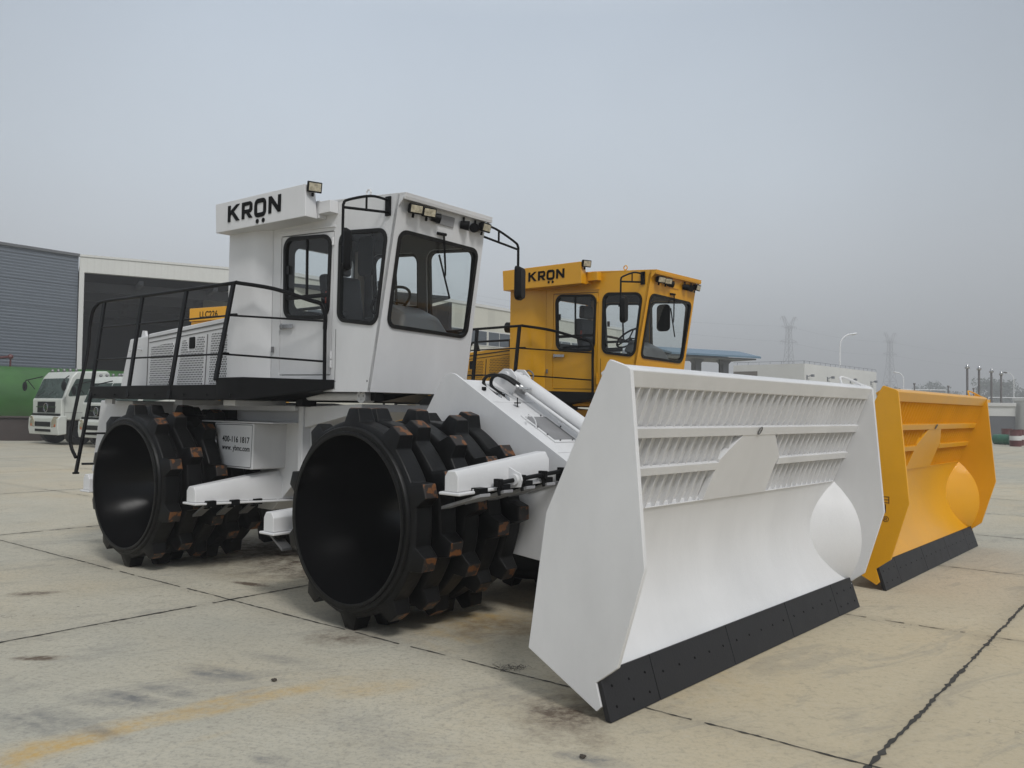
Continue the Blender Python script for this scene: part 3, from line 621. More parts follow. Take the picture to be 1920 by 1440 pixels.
def blade(root, B, paint, F, blade_text):
    W_ = 3.58
    prof = [(-.02, 1.868), (.085, 1.832), (.108, 1.815), (.2, .83), (.203, .81), (.045, .29), (-.085, .19), (-.05, .075), (-.08, .045), (-.545, .285), (-.432, 1.04), (-.035, 1.855)]
    e = MB(B); e.prism(prof, -.03, 0); ep = e.build('end_plate', paint, root, bevel=.004)
    e = MB(B); e.prism(prof, W_, W_ + .03); e.build('end_plate', paint, root, bevel=.004)
    # moldboard: arc
    arc = [(-.202, 1.035), (-.235, .95), (-.262, .83), (-.272, .71), (-.262, .59), (-.235, .48), (-.19, .375), (-.13, .27), (-.062, .188)]
    arc = [tuple(p) for p in smoothpath([(x, 0, z) for x, z in arc], 4)]; arc = [(p[0], p[2]) for p in arc]
    n = len(arc); back = [(x - .022, z - .004) for x, z in arc]
    mb = MB(B)
    for y0, y1 in ((0.001, W_ - .001),):
        vs_ = [(x, y, z) for y in (y0, y1) for x, z in arc + back]; fs = []; k = 2 * n
        for i in range(n - 1): fs += [(i, i + 1, k + i + 1, k + i), (n + i, k + n + i, k + n + i + 1, n + i + 1), (i, n + i, n + i + 1, i + 1), (k + i, k + i + 1, k + n + i + 1, k + n + i)]
        fs += [(0, k, k + n, n), (n - 1, 2 * n - 1, k + 2 * n - 1, k + n - 1)]
        mb.add(vs_, fs)
    mo = mb.build('moldboard', paint, root, smooth=35)
    # corner fillers: curved cheeks between moldboard and end plates
    fa = [(-.205, 1.03), (-.12, .94), (-.04, .83), (.01, .70), (.026, .57), (.016, .45), (-.02, .33), (-.07, .23), (-.10, .19)]
    fa = [(p[0], p[2]) for p in smoothpath([(x, 0, z) for x, z in fa], 4)]
    for s in (0, 1):
        yp = W_ - .002 if s == 0 else .002; dirn = -1 if s == 0 else 1; mb = MB(B); A = []; Bp = []
        m_ = len(fa)
        for i, (x, z) in enumerate(fa):
            t = i / (m_ - 1); A.append((x, yp - dirn * .004, z))
            j = min(range(n), key=lambda q: abs(arc[q][1] - z)); xa = arc[j][0]
            d = (x - xa) * 1.25; Bp.append((xa - .008, yp + dirn * max(.0, d), z))
        mb.add(A + Bp, [(i, i + 1, m_ + i + 1, m_ + i) for i in range(m_ - 1)]); mb.build('corner_cheek', paint, root, smooth=30)
    # grid: slats and beams
    fx = lambda z: -.198 + (z - 1.035) * .394
    nF = 37
    mb = MB(B)
    for i in range(nF):
        y = .03 + (W_ - .06) * i / (nF - 1)
        th = .0035
        mb.prism([(fx(1.02) - .005, 1.02), (fx(1.74) - .005, 1.74), (fx(1.74) - .150, 1.78), (fx(1.02) - .150, 1.06)], y - th, y + th)
    mb.build('grid_slats', paint, root, bevel=.002, seg=1)
    mb = MB(B); mb.prism([(fx(1.03) - .036, 1.04), (fx(1.74) - .036, 1.75), (fx(1.74) - .050, 1.75), (fx(1.03) - .050, 1.04)], 0, W_); mb.build('grid_backing', paint, root)
    def beam(z0, z1, y0, y1, dx=.004, dep=.03):
        b = MB(B); b.prism([(fx(z0) + dx, z0), (fx(z1) + dx, z1), (fx(z1) + dx - dep, z1 + .012), (fx(z0) + dx - dep, z0 + .012)], y0, y1); return b.build('grid_beam', paint, root, bevel=.003)
    beam(1.452, 1.507, 0.0, W_, dx=.010); beam(1.232, 1.281, 0, 1.305, dx=.010); beam(1.232, 1.281, 2.222, W_, dx=.010)
    b = MB(B); b.prism([(.070, 1.725), (.108, 1.812), (.085, 1.832), (-.03, 1.850), (-.10, 1.80), (-.06, 1.72)], 0, W_); b.build('top_beam', paint, root, bevel=.006)
    for yy in (.50, 1.14, 1.80, 2.28, 3.03):
        b = MB(B); b.prism([(fx(1.04) - .155, 1.06), (fx(1.72) - .155, 1.76), (fx(1.72) - .22, 1.78), (fx(1.04) - .22, 1.08)], yy, yy + .07); b.build('support_post', paint, root, bevel=.004)
    # centre plate
    CP = [(1.275, 1.03), (1.31, 1.30), (1.545, 1.475), (1.98, 1.475), (2.225, 1.29), (2.20, 1.235), (2.205, 1.03)]
    b = MB(B); b.loft([(fx(z) + .006, y, z) for y, z in CP], [(fx(z) - .034, y, z + .01) for y, z in CP]); b.build('centre_plate', paint, root, bevel=.003)
    b = MB(B); n2 = 20; b.tube([(fx(1.482 + .030 * math.sin(2 * math.pi * j / n2)) + .017, 1.72 + .020 * math.cos(2 * math.pi * j / n2), 1.482 + .024 * math.sin(2 * math.pi * j / n2)) for j in range(n2 + 1)], .004, 6, cap=False); b.build('grid_eyelet', STEEL, root)
    b = MB(B); b.tube(smoothpath([(-.0, 3.20, 1.83), (-.02, 3.21, 1.885), (-.02, 3.26, 1.90), (.02, 3.42, 1.87), (.06, 3.50, 1.835)], 4), .009, 6); b.build('lifting_rail', paint, root)
    # cutting edge in five bolted segments
    for y0, y1 in ((-.02, .457), (.463, 1.362), (1.368, 2.267), (2.273, 3.142), (3.148, 3.60)):
        b = MB(B); b.prism([(-.095, .232), (-.072, .240), (.006, 0.004), (-.030, 0.004)], y0, y1); sg = b.build('cutting_edge', EDGE, root, bevel=.003)
        hb = MB(B); k = 3 if y1 - y0 < .6 else 5
        for i in range(k):
            for zz in ((.165, .065) if k == 3 else (.135,)):
                y = y0 + (y1 - y0) * (i + .5) / k; x = -.072 + (.240 - zz) / .236 * .078
                hb = MB(B); hb.tube([(x + .0005, y, zz), (x + .002, y, zz + .001)], .0075, 10); hb.build('bolt_hole', TEXT, sg)
    for z in (.20, .86): pass
    wb = MB(B); wb.tube([(x + .006, W_ - .004, z) for x, z in arc[2:]], .005, 5); wb.tube([(fx(1.04), .6, 1.036), (fx(1.04), W_ - .05, 1.036)], .004, 5); wb.build('weld_bead', paint, mo)
    # push arms behind the blade
    b = MB(B)
    for y in (1.42, 2.2): b.loft([(-.28, y, .35), (-.28, y + .16, .35), (-.28, y + .16, .72), (-.28, y, .72)], [(-1.75, y - .0, .50), (-1.75, y + .16, .50), (-1.75, y + .16, .72), (-1.75, y, .72)])
    b.prism([(-.42, .25), (-.29, .25), (-.29, .45), (-.42, .45)], .0, W_); b.prism([(-.36, 1.0), (-.225, 1.0), (-.225, 1.06), (-.36, 1.06)], .0, W_)
    b.prism([(-.30, 1.05), (-.32, 1.35), (-.45, 1.0), (-.35, .7)], 1.62, 1.90)
    b.build('push_arm', paint, root, bevel=.01)
    if blade_text:
        M = B @ Matrix.Translation((0, -.031, 0))
        for body, x, z, sz in (("®", -.026, .628, .072), ("田", -.035, .798, .06)):
            if body == "®":
                text_mesh('trademark_lettering', body, sz, M @ Matrix.Translation((x, 0, z)) @ Matrix.Rotation(R(90), 4, 'X'), ep, BROWNTXT, bold=0, ext=.001)
            elif body == "田":
                g = MB(M); 
                for q in ((x + .0065, x + .0595, z, z + .006), (x + .0065, x + .0595, z + .027, z + .033), (x + .0065, x + .0595, z + .054, z + .060), (x + .060, x + .066, z - .004, z + .060), (x, x + .006, z, z + .060)): g.box(q[0], q[1], -.001, .001, q[2], q[3])
                g.box(x + .028, x + .038, -.001, .001, z - .085, z - .012)
                g.build('side_lettering', BROWNTXT, ep)

WL = Matrix.Translation((-3.73, 8.48, 0)) @ Matrix.Rotation(R(-39), 4, 'Z')
white = empty('landfill_compactor', (-3.73, 8.48, 0), R(-39), 'white landfill compactor with black toothed drums and wide white blade in the foreground', 'compactor', 'landfill compactors parked side by side')
compactor(white, WHITE, GRW, Matrix.Translation((3.449, -.128, 0)) @ Matrix.Rotation(R(-2), 4, 'Z'), Matrix.Translation((5.867, -.460, 0)) @ Matrix.Rotation(R(-2.2), 4, 'Z'),
          ((18, -10, -24, -3, 4), (6, -14, -2, 12, 0), (18, -12, -26, -5, 2), (3, -9, 10, -15, 5)))
yellow = empty('landfill_compactor', (-.906, 12.365, 0), R(-42.5), 'yellow landfill compactor parked behind the white one, its yellow blade at the right', 'compactor', 'landfill compactors parked side by side')
compactor(yellow, YELLOW, GRY, Matrix.Translation((3.70, -.20, 0)) @ Matrix.Rotation(R(2.2), 4, 'Z'), Matrix.Translation((6.275, -.426, 0)) @ Matrix.Rotation(R(2.2), 4, 'Z'),
          ((10, -12, 5, -3, 14), (6, -14, -2, 12, 0), (4, -8, 16, -5, 9), (3, -9, 10, -15, 5)), blade_text=True)

# ------------------------------------------------------------------ the yard
def concrete():
    m = bpy.data.materials.new('concrete_yard'); m.use_nodes = True; ns, ls, b = nodes_of(m)
    tcn = ns.new('ShaderNodeTexCoord'); OBJ = tcn.outputs['Object']
    def M(op, a, bb=None, c=None, clamp=False):
        n = ns.new('ShaderNodeMath'); n.operation = op; n.use_clamp = clamp
        for i, v in enumerate((a, bb, c)):
            if v is None: continue
            if isinstance(v, (int, float)): n.inputs[i].default_value = v
            else: ls.new(v, n.inputs[i])
        return n.outputs[0]
    def mapping(loc=(0, 0, 0), rot=0, sc=(1, 1, 1), t='TEXTURE'):
        n = ns.new('ShaderNodeMapping'); n.vector_type = t; n.inputs['Location'].default_value = loc; n.inputs['Rotation'].default_value = (0, 0, rot); n.inputs['Scale'].default_value = sc
        ls.new(OBJ, n.inputs[0]); return n.outputs[0]
    def noise(v, s, d=5, r=.6, dist=0):
        n = ns.new('ShaderNodeTexNoise'); n.inputs['Scale'].default_value = s; n.inputs['Detail'].default_value = d; n.inputs['Roughness'].default_value = r; n.inputs['Distortion'].default_value = dist
        ls.new(v, n.inputs['Vector']); return n.outputs['Fac']
    def rng(v, a, bb, c=0, d=1):
        n = ns.new('ShaderNodeMapRange'); n.inputs[1].default_value = a; n.inputs[2].default_value = bb; n.inputs[3].default_value = c; n.inputs[4].default_value = d
        ls.new(v, n.inputs[0]); return n.outputs[0]
    def mixc(f, a, c):
        n = ns.new('ShaderNodeMix'); n.data_type = 'RGBA'
        if isinstance(f, (int, float)): n.inputs[0].default_value = f
        else: ls.new(f, n.inputs[0])
        for i, v in ((6, a), (7, c)):
            if isinstance(v, tuple): n.inputs[i].default_value = (*v, 1)
            else: ls.new(v, n.inputs[i])
        return n.outputs[2]
    # slab number -> tint
    slab = mapping((-2.3, 7.08, 0), R(-38.5), (5.05, 2.95, 1))
    fl = ns.new('ShaderNodeVectorMath'); fl.operation = 'FLOOR'; ls.new(slab, fl.inputs[0])
    wn = ns.new('ShaderNodeTexWhiteNoise'); wn.noise_dimensions = '2D'; ls.new(fl.outputs[0], wn.inputs['Vector'])
    big = noise(OBJ, .16, 4, .6, .4); med = noise(OBJ, .9, 6, .62, .3)
    c = mixc(rng(big, .40, .60), (.395, .385, .325), (.55, .455, .30))
    c = mixc(rng(med, .30, .72), c, (.53, .495, .40))
    c = mixc(M('MULTIPLY', wn.outputs['Value'], .35), c, (.38, .36, .30))
    # floated streaks and fine grain
    st = noise(mapping((0, 0, 0), R(-20), (1.2, .05, 1)), 3, 5, .7); c = mixc(M('MULTIPLY', rng(st, .42, .72), .30), c, (.26, .255, .23))
    gr = noise(OBJ, 38, 4, .75); c = mixc(M('MULTIPLY', rng(gr, .50, .62), .50), c, (.24, .235, .215))
    # small dark specks
    vo = ns.new('ShaderNodeTexVoronoi'); vo.inputs['Scale'].default_value = 2.1; ls.new(OBJ, vo.inputs['Vector'])
    sepc = ns.new('ShaderNodeSeparateColor'); ls.new(vo.outputs['Color'], sepc.inputs[0])
    spk = M('LESS_THAN', vo.outputs['Distance'], M('MULTIPLY', M('POWER', sepc.outputs[0], 3), .045)); # warm, walked-in dust on the right, under and in front of the blade
    sw = ns.new('ShaderNodeSeparateXYZ'); ls.new(OBJ, sw.inputs[0])
    c = mixc(M('MULTIPLY', M('MULTIPLY', rng(sw.outputs[0], -.5, 1.6), rng(sw.outputs[1], 9.5, 6.0)), .55), c, (.52, .425, .27))
    gr2 = noise(OBJ, 14, 5, .7); c = mixc(M('MULTIPLY', rng(gr2, .54, .64), .30), c, (.22, .205, .175)); c = mixc(M('MULTIPLY', rng(gr2, .48, .28), .22), c, (.52, .50, .43))
    cr = noise(mapping((0, 0, 0), R(35), (2.5, .7, 1)), 1.6, 6, .7, .8); c = mixc(M('MULTIPLY', rng(cr, .54, .60), .28), c, (.22, .215, .20))
    c = mixc(M('MULTIPLY', spk, .75), c, (.06, .055, .05))
    # stains and painted under-machine shade, each with its own place: (x, y, angle, half length, half width, colour, strength, noise scale)
    def stain_or_shade(x, y, ang, lx, ly, colr, k, nsx=3, thin=1.0, lo=.36, hi=.56):
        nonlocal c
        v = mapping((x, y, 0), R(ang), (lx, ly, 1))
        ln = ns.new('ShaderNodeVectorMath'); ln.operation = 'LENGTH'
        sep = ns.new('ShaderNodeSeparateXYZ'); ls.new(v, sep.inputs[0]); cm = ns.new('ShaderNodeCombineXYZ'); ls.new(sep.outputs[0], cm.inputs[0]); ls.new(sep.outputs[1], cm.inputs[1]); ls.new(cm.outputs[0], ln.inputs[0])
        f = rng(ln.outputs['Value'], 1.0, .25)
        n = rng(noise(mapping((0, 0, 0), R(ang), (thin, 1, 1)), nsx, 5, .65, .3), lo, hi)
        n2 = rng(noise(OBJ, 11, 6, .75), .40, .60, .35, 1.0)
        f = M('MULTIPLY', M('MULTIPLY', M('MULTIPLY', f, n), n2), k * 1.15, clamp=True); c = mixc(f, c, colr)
    Yc, Gc, Bc, UnderShade = (.50, .33, .11), (.175, .175, .170), (.13, .10, .075), (.075, .052, .036)
    stain_or_shade(-1.97, 4.17, 49.2, 0.54, 0.18, Yc, 1.00, 3, 10)
    stain_or_shade(-1.50, 4.64, 45.6, 0.51, 0.16, Yc, 0.95, 3, 8)
    stain_or_shade(-1.13, 4.93, 39.8, 0.35, 0.14, Yc, 0.60, 3, 6)
    stain_or_shade(-0.76, 4.91, 23.8, 0.34, 0.16, Yc, 0.40, 3, 4)
    stain_or_shade(-1.50, 4.13, 43.0, 0.25, 0.06, Yc, 0.35, 3, 4)
    stain_or_shade(-2.18, 3.91, 71.6, 0.28, 0.26, Yc, 0.70, 3, 4)
    stain_or_shade(-2.13, 4.67, -12.7, 0.40, 0.14, Gc, 1.10, 3, 4)
    stain_or_shade(-2.08, 4.73, -22.8, 0.25, 0.07, Gc, 1.00, 3, 2)
    stain_or_shade(-1.89, 4.82, -25.5, 0.27, 0.09, Gc, 0.80, 3, 2)
    stain_or_shade(-1.75, 5.15, -28.6, 0.40, 0.14, Gc, 0.90, 3, 4)
    stain_or_shade(-1.73, 5.12, -16.9, 0.27, 0.06, Gc, 1.00, 3, 2)
    stain_or_shade(-1.40, 5.44, -29.0, 0.42, 0.12, Gc, 0.60, 3, 4)
    stain_or_shade(-2.38, 4.36, -30.3, 0.43, 0.19, Gc, 0.70, 3, 4)
    stain_or_shade(-2.04, 4.27, -38.3, 0.42, 0.09, Gc, 0.60, 3, 4)
    stain_or_shade(-2.92, 5.41, 4.4, 0.22, 0.07, Bc, 2.16, 3, 1)
    stain_or_shade(-3.95, 7.21, 13.6, 0.32, 0.14, Bc, 1.22, 3, 3)
    stain_or_shade(-1.15, 5.99, -15.6, 0.37, 0.29, Bc, 0.74, 3, 1)
    stain_or_shade(0.30, 4.58, -8.7, 0.35, 0.41, Bc, 1.01, 3, 1)
    stain_or_shade(0.31, 4.21, 1.8, 0.31, 0.20, Bc, 0.68, 3, 1)
    stain_or_shade(-1.04, 3.90, -26.6, 0.18, 0.07, Gc, 1.00, 3, 2)
    stain_or_shade(0.39, 3.96, -23.2, 0.23, 0.09, Gc, 0.90, 3, 2)
    stain_or_shade(-0.42, 6.00, -54.9, 0.44, 0.32, Yc, 0.45, 3, 4)
    stain_or_shade(-0.39, 6.78, -51.3, 0.80, 0.80, Yc, 0.30, 3, 2)
    stain_or_shade(-2.33, 7.72, -25.7, 0.30, 0.07, Bc, 2.03, 3, 1)
    stain_or_shade(-0.80, 4.36, -33.9, 0.52, 0.29, Gc, 0.28, 3, 8)
    stain_or_shade(-0.38, 4.03, -23.9, 0.43, 0.36, Gc, 0.25, 3, 8)
    stain_or_shade(0.97, 5.27, -62.0, 0.84, 0.96, Yc, 0.22, 3, 2)
    stain_or_shade(-1.71, 9.04, -44.6, 2.59, 1.59, UnderShade, 1.15, 3, 1)  # brown staining, darkened to paint in shade under the machines; next two lines too
    stain_or_shade(-3.25, 9.60, -34.8, 1.29, 0.87, UnderShade, 1.08, 3, 1)
    stain_or_shade(-2.00, 11.21, -46.5, 2.58, 1.30, UnderShade, 1.08, 3, 1)
    stain_or_shade(-0.12, 6.51, -36.4, 0.53, 0.40, Yc, 0.70, 3, 2)
    stain_or_shade(-0.10, 6.28, -46.0, 0.55, 0.43, Bc, 0.68, 3, 1)
    stain_or_shade(0.02, 4.78, -43.4, 0.40, 0.29, Gc, 0.30, 3, 2)
    # hairline cracks
    vc = ns.new('ShaderNodeTexVoronoi'); vc.feature = 'DISTANCE_TO_EDGE'; vc.inputs['Scale'].default_value = .55
    wv = ns.new('ShaderNodeVectorMath'); wv.operation = 'ADD'; ls.new(OBJ, wv.inputs[0]); nn_ = ns.new('ShaderNodeTexNoise'); nn_.inputs['Scale'].default_value = 3; nn_.inputs['Detail'].default_value = 5; ls.new(OBJ, nn_.inputs['Vector']); ls.new(nn_.outputs['Color'], wv.inputs[1]); ls.new(wv.outputs[0], vc.inputs['Vector'])
    c = mixc(M('MULTIPLY', M('MULTIPLY', M('LESS_THAN', vc.outputs['Distance'], .0028), rng(noise(OBJ, .5, 3), .56, .60)), .55), c, (.12, .11, .10))
    # dirt gathering along the joints
    sx = ns.new('ShaderNodeSeparateXYZ'); ls.new(slab, sx.inputs[0])
    for s_, ln_ in ((sx.outputs[0], 5.05), (sx.outputs[1], 2.95)):
        d = M('MULTIPLY', M('ABSOLUTE', M('SUBTRACT', M('FRACT', M('ADD', s_, 100.5)), .5)), ln_)
        c = mixc(M('MULTIPLY', rng(d, .16, 0), .18), c, (.17, .155, .125))
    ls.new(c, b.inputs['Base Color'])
    ls.new(rng(med, .3, .7, .78, .92), b.inputs['Roughness']); b.inputs['Specular IOR Level'].default_value = .25
    bp = ns.new('ShaderNodeBump'); bp.inputs['Strength'].default_value = .25; bp.inputs['Distance'].default_value = .004
    ls.new(M('ADD', gr, M('MULTIPLY', st, 1.0)), bp.inputs['Height']); ls.new(bp.outputs[0], b.inputs['Normal'])
    return m
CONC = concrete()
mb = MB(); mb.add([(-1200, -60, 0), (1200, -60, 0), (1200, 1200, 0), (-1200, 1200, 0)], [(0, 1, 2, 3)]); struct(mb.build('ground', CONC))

# tarred joints, ragged, a few millimetres proud
TAR = mat('joint_tar', (.045, .043, .038), .85, var=.5, vscale=3)
P0 = Vector((-2.3, 7.08)); da = Vector((math.cos(R(-38.5)), math.sin(R(-38.5)))); db = Vector((math.cos(R(50)), math.sin(R(50))))
db = Vector((.630, .777))
def joint(mb, a, b, w, skip, rr):
    d = (b - a); ln = d.length; d.normalize(); nn = Vector((-d.y, d.x)); n = max(2, int(ln / .035)); prev = None; off = 0; gap = 0
    for i in range(n + 1):
        p = a + d * (ln * i / n); off = off * .93 + rr.gauss(0, .0016); ww = w * 1.35 * (.35 + 1.0 * rr.random() ** 1.6)
        q = (p + nn * (off + ww), p + nn * (off - ww * (.5 + .6 * rr.random())))
        if gap > 0: gap -= 1; prev = None; continue
        if rr.random() < skip: gap = rr.randint(1, 3)
        if prev: mb.add([(*prev[0], .004), (*prev[1], .004), (*q[1], .004), (*q[0], .004)], [(0, 1, 2, 3)])
        prev = q
mb = MB(); rr = random.Random(3)
for k in range(-1, 22):
    o = P0 + db * 2.95 * k
    joint(mb, o - da * (7 + k * 3.5 if k < 12 else 30), o + da * (14 if k < 12 else 24), .006 if k < 3 else .008, .10 if k else .03, rr)
for k in range(-6, 5):
    o = P0 + da * 5.05 * k
    if k == 1: joint(mb, o - db * 3, o + db * 26, .012, .0, rr)
    else: joint(mb, o - db * 6, o + db * (30 if k < 0 else 20), .011, .03, rr)
jo = struct(mb.build('joint_lines', TAR))

# ------------------------------------------------------------------ litter and small debris on the yard
DEB = mat('debris', (.055, .045, .035), .9); DEB2 = mat('debris_pale', (.30, .28, .24), .9)
rr = random.Random(11)
mb = MB(); cx, cy = .02, 5.32
for i in range(46):
    a = rr.random() * 6.28; r_ = .07 * rr.random() ** .6; p = Vector((cx + r_ * 1.3 * math.cos(a), cy + r_ * math.sin(a), .006)); q = Vector((rr.gauss(0, .028), rr.gauss(0, .02), 0))
    mb.tube([p, p + q * .5 + Vector((0, 0, rr.random() * .02)), p + q], .0014, 4, mi=i % 2)
tag(mb.build('straw_tuft', [DEB, DEB2]), 'small tangle of dry straw caught on the yard joint near the white blade', 'debris')
for (x, y, s, lab) in ((-1.36, 5.02, .035, 'dark pebble on the concrete left of the white front drum'), (.35, 3.98, .035, 'dark crumb on the concrete at the bottom middle of the yard'), (5.02, 9.75, .07, 'small flat stone chip in front of the yellow blade')):
    mb = MB(Matrix.Translation((x, y, 0))); mb.ball((0, 0, s * .25), s * .5, 7, sz=.5); mb.v = [(a + rr.gauss(0, s * .06), b + rr.gauss(0, s * .06), max(0.001, c + rr.gauss(0, s * .04))) for a, b, c in mb.v]
    tag(mb.build('stone_chip', DEB), lab, 'stone')

# ------------------------------------------------------------------ background materials
def ribbed(name, base, rough, axis, pitch, strength=.6, seam=None, dark=.75, var=.06):
    m = mat(name, base, rough, var=var, vscale=.25); ns, ls, b = nodes_of(m)
    tcn = ns.new('ShaderNodeTexCoord'); s = ns.new('ShaderNodeSeparateXYZ'); ls.new(tcn.outputs['Object'], s.inputs[0])
    def M(op, a, bb):
        n = ns.new('ShaderNodeMath'); n.operation = op
        for i, v in enumerate((a, bb)):
            if isinstance(v, (int, float)): n.inputs[i].default_value = v
            else: ls.new(v, n.inputs[i])
        return n.outputs[0]
    ph = M('FRACT', M('ADD', M('DIVIDE', s.outputs[axis], pitch), 50), 0) if False else M('FRACT', M('ADD', M('DIVIDE', s.outputs[axis], pitch), 50), 0)
    tri = M('ABSOLUTE', M('SUBTRACT', ph, .5), 0)
    bp = ns.new('ShaderNodeBump'); bp.inputs['Strength'].default_value = strength; bp.inputs['Distance'].default_value = pitch * .3; ls.new(tri, bp.inputs['Height']); ls.new(bp.outputs[0], b.inputs['Normal'])
    src = b.inputs['Base Color'].links[0].from_socket
    k = M('LESS_THAN', ph, .22)
    mi = ns.new('ShaderNodeMix'); mi.data_type = 'RGBA'; ls.new(k, mi.inputs[0]); ls.new(src, mi.inputs[6]); mi.inputs[7].default_value = (*[c * dark for c in base], 1)
    o = mi.outputs[2]
    if seam:
        k2 = M('LESS_THAN', M('FRACT', M('ADD', M('DIVIDE', s.outputs[seam[0]], seam[1]), 50), 0), seam[2]); m2 = ns.new('ShaderNodeMix'); m2.data_type = 'RGBA'; ls.new(k2, m2.inputs[0]); ls.new(o, m2.inputs[6]); m2.inputs[7].default_value = (*[c * .6 for c in base], 1); o = m2.outputs[2]
    ls.new(o, b.inputs['Base Color']); return m
GREYCLAD = ribbed('grey_ribbed_cladding', (.135, .155, .185), .5, 2, .16, .8, (2, 1.32, .03))
CREAMCLAD = ribbed('cream_cladding', (.60, .60, .57), .6, 0, .34, .15, None, .96)
CREAMPANEL = ribbed('cream_panel', (.55, .54, .47), .6, 0, 4.0, .1, (2, 2.4, .02), .90)
WHITEWALL = mat('white_render', (.60, .60, .58), .8, var=.06, vscale=.4)
GREYWALL = mat('grey_render', (.135, .14, .15), .85, var=.10, vscale=.6)
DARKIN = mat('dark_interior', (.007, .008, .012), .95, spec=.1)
TRUSS = mat('roof_truss', (.07, .073, .085), .9)
WINB = mat('ribbon_window', (.07, .085, .10), .15)
BLUE = mat('blue_roof_sheet', (.13, .20, .27), .5, var=.1)
POSTG = mat('grey_post', (.17, .18, .20), .6)
LAMPW = mat('white_lamp_paint', (.75, .76, .77), .4)
PIPE = mat('vent_pipe', (.14, .13, .13), .6, var=.1)
GREENT = mat('green_tank_paint', (.035, .125, .022), .4, var=.3, vscale=.8)
MAROON = mat('maroon_paint', (.10, .022, .022), .5, var=.2); GREENB = mat('green_barrel_paint', (.012, .11, .06), .45, var=.2)
TRUCKW = mat('truck_cab_paint', (.58, .60, .56), .35, var=.08, vscale=2, coat=.3)
BROWNM = mat('brown_shed', (.05, .038, .034), .85, var=.25)

def frame2d(x, y, dx, dy):
    a = math.atan2(dy, dx); return Matrix.Translation((x, y, 0)) @ Matrix.Rotation(a, 4, 'Z')

# hangar: grey ribbed side wing and the portal with its dark hall
hang = empty('hangar', (-23.5, 46.0, 0), math.atan2(5.1, 9.5), 'long grey hangar at the left with a dark open portal under a cream fascia', 'hangar')
mb = MB(); Lp = 10.8; H = 9.56
mb.box(0, Lp, -.05, .30, 8.72, H); mb.box(0, Lp, -.10, .32, H, H + .12)
mb.build('fascia', CREAMCLAD, hang)
mb = MB(); mb.box(0, .24, -.12, .2, 0, H - .85); mb.build('portal_post', WHITEWALL, hang)
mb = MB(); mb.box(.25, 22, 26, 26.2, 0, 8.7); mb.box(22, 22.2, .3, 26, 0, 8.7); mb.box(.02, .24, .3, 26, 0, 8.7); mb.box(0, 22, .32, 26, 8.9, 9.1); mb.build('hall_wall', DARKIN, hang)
mb = MB()
for i in range(5): mb.box(.25, 21.9, 3 + i * 5, 3.35 + i * 5, 8.05, 8.6)
for i in range(5): mb.box(3 + i * 4, 3.25 + i * 4, .4, 25.9, 8.3, 8.55)
mb.build('roof_truss', TRUSS, hang)
mb = MB(Matrix.Rotation(-math.atan2(5.1, 9.5), 4, 'Z'))
dx, dy = -.60, -.80
mb.loft([(-.06, 0, 0), (-.06 + dx * 30, dy * 30, 0), (-.45 + dx * 30, dy * 30 + .3, 0), (-.45, .3, 0)], [(-.06, 0, H), (-.06 + dx * 30, dy * 30, H), (-.45 + dx * 30, dy * 30 + .3, H), (-.45, .3, H)])
mb.build('side_wall', GREYCLAD, hang)
mb = MB(Matrix.Rotation(-math.atan2(5.1, 9.5), 4, 'Z'))
mb.loft([(0.06, -.02, H), (0.06 + dx * 30, dy * 30 - .02, H), (-.5 + dx * 30, dy * 30 + .3, H), (-.5, .3, H)], [(0.06, -.02, H + .14), (0.06 + dx * 30, dy * 30 - .02, H + .14), (-.5 + dx * 30, dy * 30 + .3, H + .14), (-.5, .3, H + .14)])
mb.build('eaves_trim', GREYWALL, hang)

# cream workshop behind the machines
a0 = math.atan2(32.9, 24.8); wk = empty('workshop', (-14.0, 51.1, 0), a0, 'long cream workshop with a band of windows, seen between the two cabs', 'building')
LW = 41.2
mb = MB(); mb.box(0, LW, 0, 8, 0, H); mb.build('wall', CREAMPANEL, wk)
mb = MB(); mb.box(-.05, LW + .05, -.08, 8.05, H, H + .22); mb.build('roof_edge', WHITEWALL, wk)
for i in range(13):
    mb = MB(); x = 2.0 + i * 3.0; mb.box(x, x + 2.85, -.05, .02, 6.55, 7.75); wf = mb.build('window', WHITEWALL, wk)
    mb = MB(); mb.box(x + .06, x + 1.38, -.07, -.052, 6.62, 7.68); mb.box(x + 1.46, x + 2.79, -.07, -.052, 6.62, 7.68); mb.build('pane', WINB, wf)
gs = empty('grey_shed', (10.9, 88, 0), R(20), 'low grey shed seen through the yellow cab window', 'shed')
mb = MB(); mb.box(0, 4.6, 0, 8, 0, 7.0); mb.build('wall', GREYCLAD, gs); mb = MB(); mb.loft([(-.3, -.3, 7), (4.9, -.3, 7), (4.9, 8.3, 7), (-.3, 8.3, 7)], [(-.3, 3.6, 8.2), (4.9, 3.6, 8.2), (4.9, 4.4, 8.2), (-.3, 4.4, 8.2)]); mb.build('roof', GREYWALL, gs)

